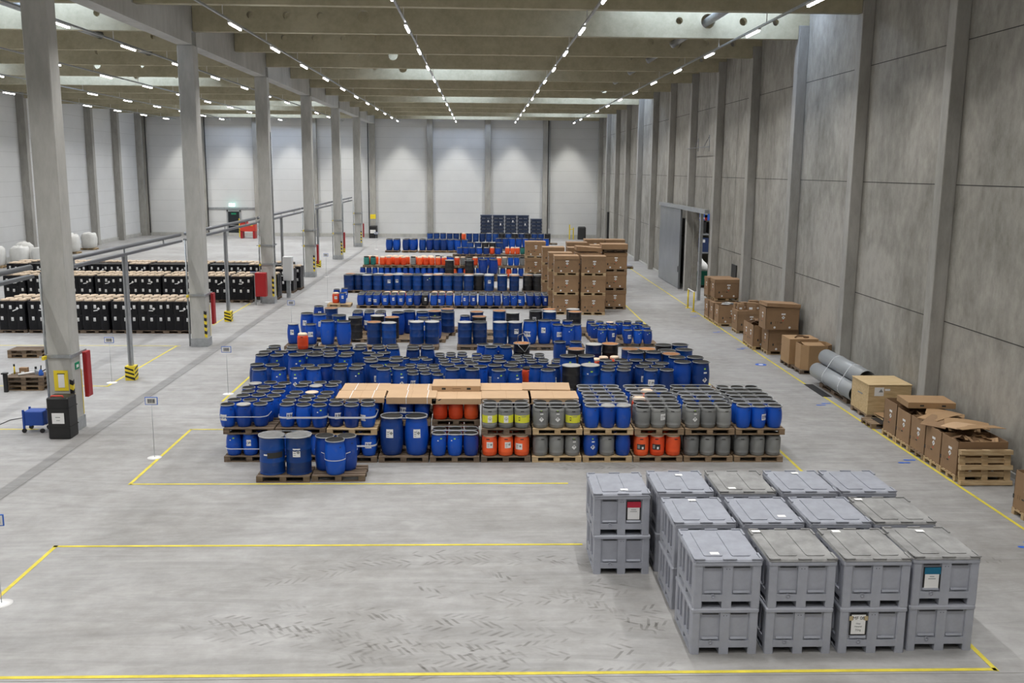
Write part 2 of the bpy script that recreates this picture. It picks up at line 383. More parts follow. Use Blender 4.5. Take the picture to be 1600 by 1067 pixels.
# sliding door on the right wall
dr = empty('door_1', (XC - .12, 57.0, 0)); structure(dr)
mb = MB(); mb.cbox(-.06, .35, .03, .04, 6.9, 4.75, .01, 'sheet_door'); mb.box(-.075, .3, 0, -.06, .36, 4.75, 'galv_dark'); mb.obj('door_leaf', dr)
mb = MB(); mb.box(-.14, -6.1, 4.78, .12, 7.1, 5.0, 'galv'); mb.obj('door_rail', dr)
mb = MB(); mb.box(-.09, .55, 1.0, -.065, .62, 1.35, 'black'); mb.obj('door_handle', dr)
mb = MB(); mb.box(-.04, -4.85, 0, .12, -4.6, 4.78, 'galv'); mb.obj('door_post', dr)
mb = MB(); mb.box(-.1, -6.2, 4.45, .0, -6.0, 4.75, 'red'); mb.box(-.1, -6.2, 4.6, .0, -6.0, 4.8, 'white_paint'); mb.obj('alarm_beacon', dr)
# the hall behind the doorway
for nm_, a in (('floor_next_hall', (XW, 44, -.3, XW + 14, 70, 0)), ('wall_next_side', (XW + 14, 44, 0, XW + 14.2, 70, 7)), ('wall_next_far', (XW + .3, 70, 0, XW + 14, 70.2, 7)), ('wall_next_near', (XW + .3, 43.8, 0, XW + 14, 44, 7)), ('ceiling_next_hall', (XW + .3, 44, 7, XW + 14, 70, 7.2))):
    mb = MB(); mb.box(*a, 'floor_concrete' if nm_[0] == 'f' else 'roof_deck'); structure(mb.obj(nm_))
nl = tag(empty('ceiling_light', (15.5, 59, 6.8)), 'tube light of the next hall, beyond the wall doorway', 'light')
mb = MB(); mb.box(-.05, -.8, 0, .05, .8, .19, 'white_paint'); mb.obj('housing', nl)
ld = bpy.data.lights.new('lamp_next', 'AREA'); ld.shape = 'RECTANGLE'; ld.size = .1; ld.size_y = 1.5; ld.energy = 500
lo = bpy.data.objects.new('lamp', ld); COL.objects.link(lo); lo.parent = nl; lo.location = (0, 0, -.01)
rk = tag(empty('storage_rack', (16.9, 65.5, 0)), 'dark rack with blue bins seen through the open wall door', 'rack')
for x in (-3.6, 0, 3.6): mb = MB(); mb.box(x - .05, -.6, 0, x + .05, .6, 5.2, 'galv'); mb.obj('upright', rk)
for z in (.1, 1.5, 2.75, 4.2):
    mb = MB(); mb.box(-3.7, -.6, z, 3.7, .6, z + .1, 'galv'); mb.obj('shelf', rk)
for i in range(6):
    mb = MB(); mb.box(-3.5 + i * 1.2, -.55, 1.6, -2.45 + i * 1.2, .5, 2.55, 'navy_box'); mb.box(-3.1 + i * 1.2, -.56, 2.25, -2.85 + i * 1.2, -.55, 2.45, 'white_paper'); mb.obj('blue_bin', rk)
mb = MB(); mb.box(-3.5, -.64, 3.75, 3.5, -.6, 4.2, 'blue_paint')
for i in range(7): mb.box(-3.3 + i, -.65, 3.85, -2.75 + i, -.64, 3.95, 'white_paper')
mb.obj('header_sign', rk)
for i in range(7):
    mb = MB(); mb.box(-3.4 + i, -.4, 2.85, -2.6 + i, .4, 3.6 + .1 * (i % 2), 'black'); mb.obj('dark_carton', rk)
gb = tag(empty('waste_container', (13.75, 58.7, 0)), 'green waste container just beyond the wall doorway', 'container')
mb = MB(); mb.cbox(-.8, -.6, .14, .8, .6, 1.0, .04, 'bin_green'); mb.box(-.84, -.64, .92, .84, .64, 1.0, 'bin_green'); mb.obj('body', gb)
for x in (-.6, .6):
    mb = MB(); mb.box(x - .1, -.5, 0, x + .1, .5, .14, 'black'); mb.obj('skid', gb)
# left wall and back wall: white sandwich panels on a concrete plinth with concrete columns
mb = MB(); mb.box(XLW - .3, YF, 0, XLW, YB, ZR, 'white_panel'); wl = structure(mb.obj('wall_left'))
mb = MB(); mb.box(XLW - .3, YB, 0, XW + .3, YB + .3, ZR, 'white_panel'); wb = structure(mb.obj('wall_back'))
mb = MB(); mb.box(XLW - .3, YF - .3, 0, XW + .3, YF, ZR, 'wall_concrete'); structure(mb.obj('wall_front'))
for i in range(12):
    z = .35 + 1.09 * i
    j = MB(); j.box(XLW - .01, YF, z, XLW + .004, YB, z + .018, 'panel_joint'); j.obj('panel_joint', wl)
    j = MB(); j.box(XLW, YB - .004, z, XW, YB + .01, z + .02, 'panel_joint'); j.obj('panel_joint', wb)
for k in range(-6, 13):
    y = Y0 + BAY * k
    c = MB(); c.cbox(XLW, y - .5, 0, XLW + .6, y, 12.5, .015, 'pier_concrete'); c.obj('wall_column', wl)
BX = [-34.3, -28.45, -22.97, -17.1, -11.15, -5.24, .71, 6.69]
for x in BX: c = MB(); c.cbox(x - .3, YB - .45, 0, x + .3, YB, 12.6, .015, 'pier_concrete'); c.obj('wall_column', wb)
mb = MB(); mb.box(XLW + .6, YB - .12, 0, XC, YB, .32, 'column_concrete'); structure(mb.obj('baseboard_back'))
mb = MB(); mb.box(XLW, YF, 0, XLW + .12, YB - .12, .32, 'column_concrete'); structure(mb.obj('baseboard_left'))
mb = MB(); mb.box(XC, YF, 0, XW, YF + .01, .1, 'column_concrete')
for k in range(-5, 12):
    a, b = Y0 + BAY * k, Y0 + BAY * (k + 1) - .42
    if k == 4: continue
    mb.box(XW - .05, a, 0, XW, b, .12, 'column_concrete')
structure(mb.obj('baseboard_right'))
mb = MB(); mb.box(-28.1, YB - .08, 2.75, -23.3, YB, 2.93, 'galv'); mb.obj('wall_girt', wb)
mb = MB()
for x in (-28.05, 6.95, -11.55, -34.0):
    q = MB(); q.tube([(x, YB - .5, .3), (x, YB - .5, 12.2)], .05, 'print_dark' if x < 0 else 'black'); q.obj('downpipe', wb)
q = MB(); q.tube([(7.1, YB - .55, 1), (7.1, YB - .55, 12.1), (11.6, YB - .55, 12.15)], .05, 'galv'); q.obj('service_pipe', wb)
# emergency door in the back wall
d2 = empty('door_2', (-25.55, YB, 0)); structure(d2)
mb = MB()
for a in ((-.72, .0, -.58, 2.65), (.58, 0, .72, 2.65), (-.72, 2.5, .72, 2.65)): mb.box(a[0], -.14, a[1], a[2], 0, a[3], 'galv')
mb.obj('door_frame', d2)
mb = MB(); mb.box(-.58, -.09, .06, .58, -.03, 2.5, 'glass_dark'); mb.obj('door_leaf', d2)
mb = MB(); mb.box(-.25, -.1, 2.2, .25, -.09, 2.36, 'green_sign'); mb.obj('door_sticker', d2)
mb = MB(); mb.box(-.45, -.13, 1.05, .45, -.1, 1.1, 'galv'); mb.obj('push_bar', d2)
ex = tag(empty('exit_sign', (-25.6, YB - .45, 3.05)), 'glowing green exit sign above the back emergency door', 'sign')
mb = MB(); mb.box(-.3, -.04, 0, .3, .04, .32, 'exit_glow'); mb.box(-.02, 0, .32, .02, .45, .36, 'galv'); mb.obj('panel', ex)
mb = MB(); mb.add([(-.24, -.045, .13), (-.1, -.045, .13), (-.1, -.045, .06), (.0, -.045, .16), (-.1, -.045, .26), (-.1, -.045, .19), (-.24, -.045, .19)], [(0, 1, 2, 3, 4, 5, 6)], 'exit_white')
mb.box(.08, -.045, .06, .22, -.042, .26, 'exit_white'); mb.obj('pictogram', ex)
# roof
mb = MB(); mb.box(XLW - .3, YF, ZR, XW + .3, YB + .3, ZR + .2, 'roof_deck')
ceil = structure(mb.obj('ceiling'))
def hole_profile(L_, h, holes, notch_l, notch_r):
    """beam side as a filled 2D curve with round holes -> mesh, extruded to the beam thickness"""
    cu = bpy.data.curves.new('beam', 'CURVE'); cu.dimensions = '2D'; cu.fill_mode = 'BOTH'; cu.extrude = .16
    n = .5; e = .4
    out = [(0 if not notch_l else e, 0), (L_ - e if notch_r else L_, 0)]
    if notch_r: out += [(L_ - e, n), (L_, n)]
    out += [(L_, h), (0, h)]
    if notch_l: out += [(0, n), (e, n)]
    def spl(P):
        s = cu.splines.new('POLY'); s.points.add(len(P) - 1)
        for p, q in zip(s.points, P): p.co = (q[0], q[1], 0, 1)
        s.use_cyclic_u = True
    spl(out)
    for x, z, r in holes: spl([(x + r * math.cos(2 * PI * i / 20), z + r * math.sin(2 * PI * i / 20)) for i in range(20)])
    o = bpy.data.objects.new('beam', cu); COL.objects.link(o)
    me = bpy.data.meshes.new_from_object(o.evaluated_get(bpy.context.evaluated_depsgraph_get())); bpy.data.objects.remove(o)
    me.materials.clear(); me.materials.append(MAT['beam_concrete']); return me
GX0, GX1 = -11.4, -10.79
LR = XW - GX1; HB = ZR - Z_BEAM
holesR = [(2.15, .62, .13), (3.5, .62, .14), (4.75, .62, .13), (6.35, .62, .24), (18.3, .62, .13), (19.4, .62, .27), (20.75, .62, .15), (22.0, .6, .12)]
meR = hole_profile(LR, HB, holesR, False, True)
LL = GX0 - (XLW + .2); holesL = [(13.1, .62, .24), (15.6, .62, .15), (18.1, .62, .18), (20.4, .6, .12)]
meL = hole_profile(LL, HB, holesL, True, False)
for k in range(-5, 13):
    y = Y0 + BAY * k - .2
    for me, x in ((meR, GX1), (meL, XLW + .2)):
        if k == 12: y = Y0 + BAY * k - .3
        o = put(me, 'roof_beam', ceil, (x, y, Z_BEAM)); o.rotation_euler = (PI / 2, 0, 0)
# long girder over the free-standing columns
for k in range(-4, 12, 2):
    a, b = Y0 + BAY * k - .2, Y0 + BAY * (k + 2) - .2
    mb = MB(); mb.box(GX0 + .02, a + .28, 11.5, GX1 - .02, b - .28, 12.9, 'column_concrete'); mb.box(GX0 + .02, a, 12.0, GX1 - .02, a + .28, 12.9, 'column_concrete'); mb.box(GX0 + .02, b - .28, 12.0, GX1 - .02, b - .01, 12.9, 'column_concrete'); mb.obj('girder', ceil)
# ventilation pipes through the beams near both ends
for x, r in ((GX1 + 19.4, .16), (XLW + .2 + 18.1, .15)):
    for k in range(-1, 11):
        if k % 2 and x > 0 and k > 5: continue
        mb = MB(); mb.tube([(x, Y0 + BAY * k + 2.2, Z_BEAM + .62), (x, Y0 + BAY * (k + 1) + .5, Z_BEAM + .62)], r, 'galv', 10); mb.obj('duct_pipe', ceil)
# roof lights (bay before beam k, from x0 to x1)
SKYL = [(2, 5.2, 11.9), (5, -5.0, 1.8), (8, 4.5, 11.9), (8, -4.0, 1.0), (12, -5.2, 2.8), (11, 4.5, 11.0), 
        (2, -33, -14), (5, -34, -27), (6, -27, -17.5), (9, -18, -12.5), (10, -24, -18), (12, -27, -16)]
for k, x0, x1 in SKYL:
    y1 = Y0 + BAY * k - .75; mb = MB(); mb.box(x0, y1 - 1.5, ZR - .03, x1, y1, ZR - .01, 'skylight'); mb.obj('roof_light_panel', ceil)
# free-standing columns
def stripe_corner(parent, x, y, sx, sy, z0, z1):
    mb = MB(); n = int((z1 - z0) / .12); h = (z1 - z0) / n
    for i in range(n):
        m_ = 'yellow' if i % 2 == 0 else 'black'; za = z0 + i * h; zb = za + h
        mb.add([(x, y, za), (x + sx * .09, y, za + .04), (x + sx * .09, y, zb + .04), (x, y, zb)], [(0, 1, 2, 3)], m_)
        mb.add([(x, y, za), (x, y, zb), (x, y + sy * .09, zb + .04), (x, y + sy * .09, za + .04)], [(0, 1, 2, 3)], m_)
    return mb.obj('warning_stripe', parent)
COLNAMES = ['nearest', 'second nearest', 'third nearest', 'fourth nearest', 'fifth nearest', 'farthest']
for i in range(-1, 6):
    y = Y0 + 12.5 * i
    nm = 'behind the viewer' if i < 0 else COLNAMES[i]
    c = tag(empty('concrete_column', (-11.1, y - .12, 0)), f'{nm} free-standing square concrete column in the left row' if i >= 0 else 'square concrete column closest to the viewer, left of frame', 'column', 'free-standing columns')
    mb = MB(); mb.cbox(-.305, -.29, 0, .31, .29, 11.5, .02, 'column_concrete'); mb.obj('shaft', c)
    mb = MB(); mb.box(-.33, -.315, 0, .335, .315, .34, 'galv'); mb.obj('base_shoe', c)
    for z in (2.02,) if i < 2 else (2.02, 3.0):
        mb = MB()
        mb.box(-.34, -.33, z, .34, -.29, z + .08, 'galv'); mb.box(-.34, .29, z, .34, .33, z + .08, 'galv'); mb.box(-.345, -.33, z, -.305, .33, z + .08, 'galv')
        mb.box(.31, -.42, z, .35, .62, z + .08, 'galv'); mb.box(-.5, -.33, z, -.34, -.3, z + .04, 'galv'); mb.box(-.36, -.5, z - .03, -.3, -.33, z + .06, 'yellow'); mb.obj('clamp_collar', c)
    stripe_corner(c, .316, -.296, -1, 1, .36, 1.4)
    mb = MB(); mb.box(.30, .26, .36, .315, .30, 1.6, 'yellow'); mb.obj('edge_guard', c)
    mb = MB(); mb.tube([(-.42, -.1, 0), (-.42, -.1, 4.2)], .035, 'galv'); mb.obj('conduit', c)
    if i == 0:
        mb = MB(); mb.box(-.17, -.305, 1.13, .2, -.296, 1.68, 'yellow'); mb.box(-.06, -.31, 1.22, .1, -.305, 1.58, 'white_paper'); mb.box(-.08, -.312, 1.58, .12, -.305, 1.6, 'black'); mb.obj('notice_board', c)
        mb = MB(); mb.box(.312, -.1, 1.66, .33, .15, 1.84, 'green_sign'); mb.box(.33, -.04, 1.7, .332, .1, 1.78, 'white_paint'); mb.obj('escape_sign', c)
    if i >= 2:
        mb = MB(); mb.tube([(.34, .1, 2.1), (.34, .1, 8.8 if i < 3 else 5)], .03, 'galv'); mb.obj('conduit', c)
# fire hose cabinets on the columns
for i in range(0, 6):
    y = Y0 + 12.5 * i
    nm = ['nearest', 'second', 'third', 'fourth', 'fifth', 'farthest'][i]
    if i == 2:
        c = tag(empty('fire_cabinet', (-11.35, y - .9, .45)), 'red fire hose cabinet standing left of the third column', 'fire cabinet', 'red fire cabinets')
        mb = MB(); mb.cbox(-.25, -.2, 0, .3, .2, 1.22, .02, 'red'); mb.obj('casing', c)
        mb = MB(); mb.box(-.2, -.215, .08, .25, -.2, 1.14, 'red'); mb.obj('door', c)
        mb = MB(); mb.box(-.3, -.1, -.45, -.25, 0, 1.15, 'galv'); mb.obj('post', c)
    else:
        c = tag(empty('fire_cabinet', (-10.70, y + .33, .82)), f'tall narrow red fire equipment panel on the right side of the {nm} column', 'fire cabinet', 'red fire cabinets')
        mb = MB(); mb.cbox(-.05, -.14, 0, .05, .18, 1.24, .012, 'red'); mb.obj('casing', c)
        mb = MB(); mb.box(.05, -.11, .06, .058, .15, 1.18, 'red'); mb.obj('door', c)
# grey switch cabinet behind third column
c = tag(empty('switch_cabinet', (-10.5, 52.6, 0)), 'light grey upright electrical cabinet behind the third column', 'cabinet')
mb = MB(); mb.cbox(-.25, -.2, .95, .25, .2, 2.25, .02, 'white_panel'); mb.obj('casing', c)
mb = MB(); mb.box(-.21, -.215, 1.0, .21, -.2, 2.2, 'white_panel'); mb.obj('door', c)
mb = MB(); mb.box(-.1, -.1, 0, .1, .1, .95, 'galv'); mb.obj('plinth', c)
# pipe bridge along the column line: two rails, intermediate posts with painted guards
RX = -11.62
for i in range(-1, 6):
    y0 = Y0 + 12.5 * i + .2; y1 = Y0 + 12.5 * (i + 1) - .5 if i < 5 else YB - 3.2
    if i == 5: break
    o = tag(empty('pipe_rail', (RX, y0, 0)), f'pair of grey overhead rails running {["", "from first to second", "from second to third", "from third to fourth", "from fourth to fifth", "from fifth to sixth"][i + 1]} column' if i >= 0 else 'pair of grey overhead rails left of the nearest column', 'rail', 'overhead rails on the column line')
    mb = MB(); mb.tube([(0, 0, 4.42), (0, y1 - y0, 4.42)], .07, 'galv_dark', 8); mb.obj('upper_rail', o)
    mb = MB(); mb.box(-.09, 0, 4.14, .09, y1 - y0, 4.22, 'galv_dark'); mb.obj('lower_tray', o)
    for k in range(3):
        yy = (y1 - y0) * (k + .5) / 3; mb = MB(); mb.box(-.02, yy, 4.22, .02, yy + .04, 4.4, 'galv'); mb.obj('hanger', o)
    if i < 0: continue
    p = tag(empty('rail_post', (RX, Y0 + 12.5 * i + 6.1, 0)), f'grey steel post with striped foot guard, {["nearest to viewer", "second from viewer", "third from viewer", "fourth from viewer", "farthest from viewer"][i]}', 'post', 'rail support posts')
    mb = MB(); mb.box(-.07, -.07, 0, .07, .07, 4.14, 'galv'); mb.box(-.03, -.075, 0, .03, -.07, 4.1, 'galv_dark'); mb.obj('pole', p)
    mb = MB(); mb.box(-.16, -.16, 0, .16, .16, .48, 'yellow')
    for q in range(3):
        z = .06 + q * .14; mb.add([(-.16, -.162, z + .06), (.16 - .02 * q, -.162, z - .03 if z > .08 else .0), (.16 - .02 * q, -.162, z + .03), (-.16, -.162, z + .12)], [(0, 1, 2, 3)], 'black')
        mb.add([(.162, -.16, z), (.162, .16, z + .08), (.162, .16, z + .14), (.162, -.16, z + .06)], [(0, 1, 2, 3)], 'black')
    mb.obj('foot_guard', p)
# ceiling luminaires on tracks
TX = [9.1, 3.35, -2.45, -8.1, -13.8, -19.4, -25.0, -30.3]
TN = ['rightmost', 'second from right', 'third from right', 'fourth from right', 'fifth from right', 'sixth from right', 'second from left', 'leftmost']
ZL = 11.56
hb = MB(); hb.box(-.05, -.78, .02, .05, .78, .08, 'white_paint'); me_h = hb.mesh('housing')
hb = MB(); hb.box(-.026, -.74, -.03, .026, .74, .02, 'tube'); me_t = hb.mesh('light_tube')
for ti, x in enumerate(TX):
    t_ = tag(empty('light_track', (x, 0, 0)), f'{TN[ti]} grey ceiling light track running the length of the hall', 'track', 'light tracks')
    y0_, y1_ = -8, YB - 2.2
    mb = MB(); mb.box(-.035, y0_, ZL + .08, .035, y1_, ZL + .14, 'galv'); mb.obj('profile', t_)
    for k in range(-5, 13):
        y = Y0 + BAY * k
        mb = MB(); mb.box(-.012, y - .2, ZL + .14, .012, y - .18, Z_BEAM, 'white_paint'); mb.obj('hanger', t_)
    for n_, k in enumerate(range(16, -1, -1)):
        y = -4.3 + BAY * k
        l = tag(empty('ceiling_light', (x, y, ZL)), f'tube light, {ORD[n_ + 1] if n_ else "first"} from the back wall on the {TN[ti]} ceiling track', 'light', 'ceiling tube lights')
        put(me_h, 'housing', l); put(me_t, 'light_tube', l)
        ld = bpy.data.lights.get('lamp') or bpy.data.lights.new('lamp', 'AREA')
        ld.shape = 'RECTANGLE'; ld.size = .09; ld.size_y = 1.5; ld.energy = LAMP_W; ld.color = (1, .985, .955); ld.spread = math.radians(128)
        lo = bpy.data.objects.new('lamp', ld); COL.objects.link(lo); lo.parent = l; lo.location = (0, 0, -.045)

        if n_ == 0:      # extra spot added to each track's end luminaire, casting scallops on the back wall
            sd = bpy.data.lights.get('scallop_spot') or bpy.data.lights.new('scallop_spot', 'SPOT')
            sd.energy = 1150; sd.spot_size = math.radians(143); sd.spot_blend = .35; sd.shadow_soft_size = .05; sd.color = (1, .97, .88)
            so = bpy.data.objects.new('scallop_spot', sd); COL.objects.link(so); so.parent = l; so.location = (0, 0, -.05); so.scale = (.26, 1, 1)

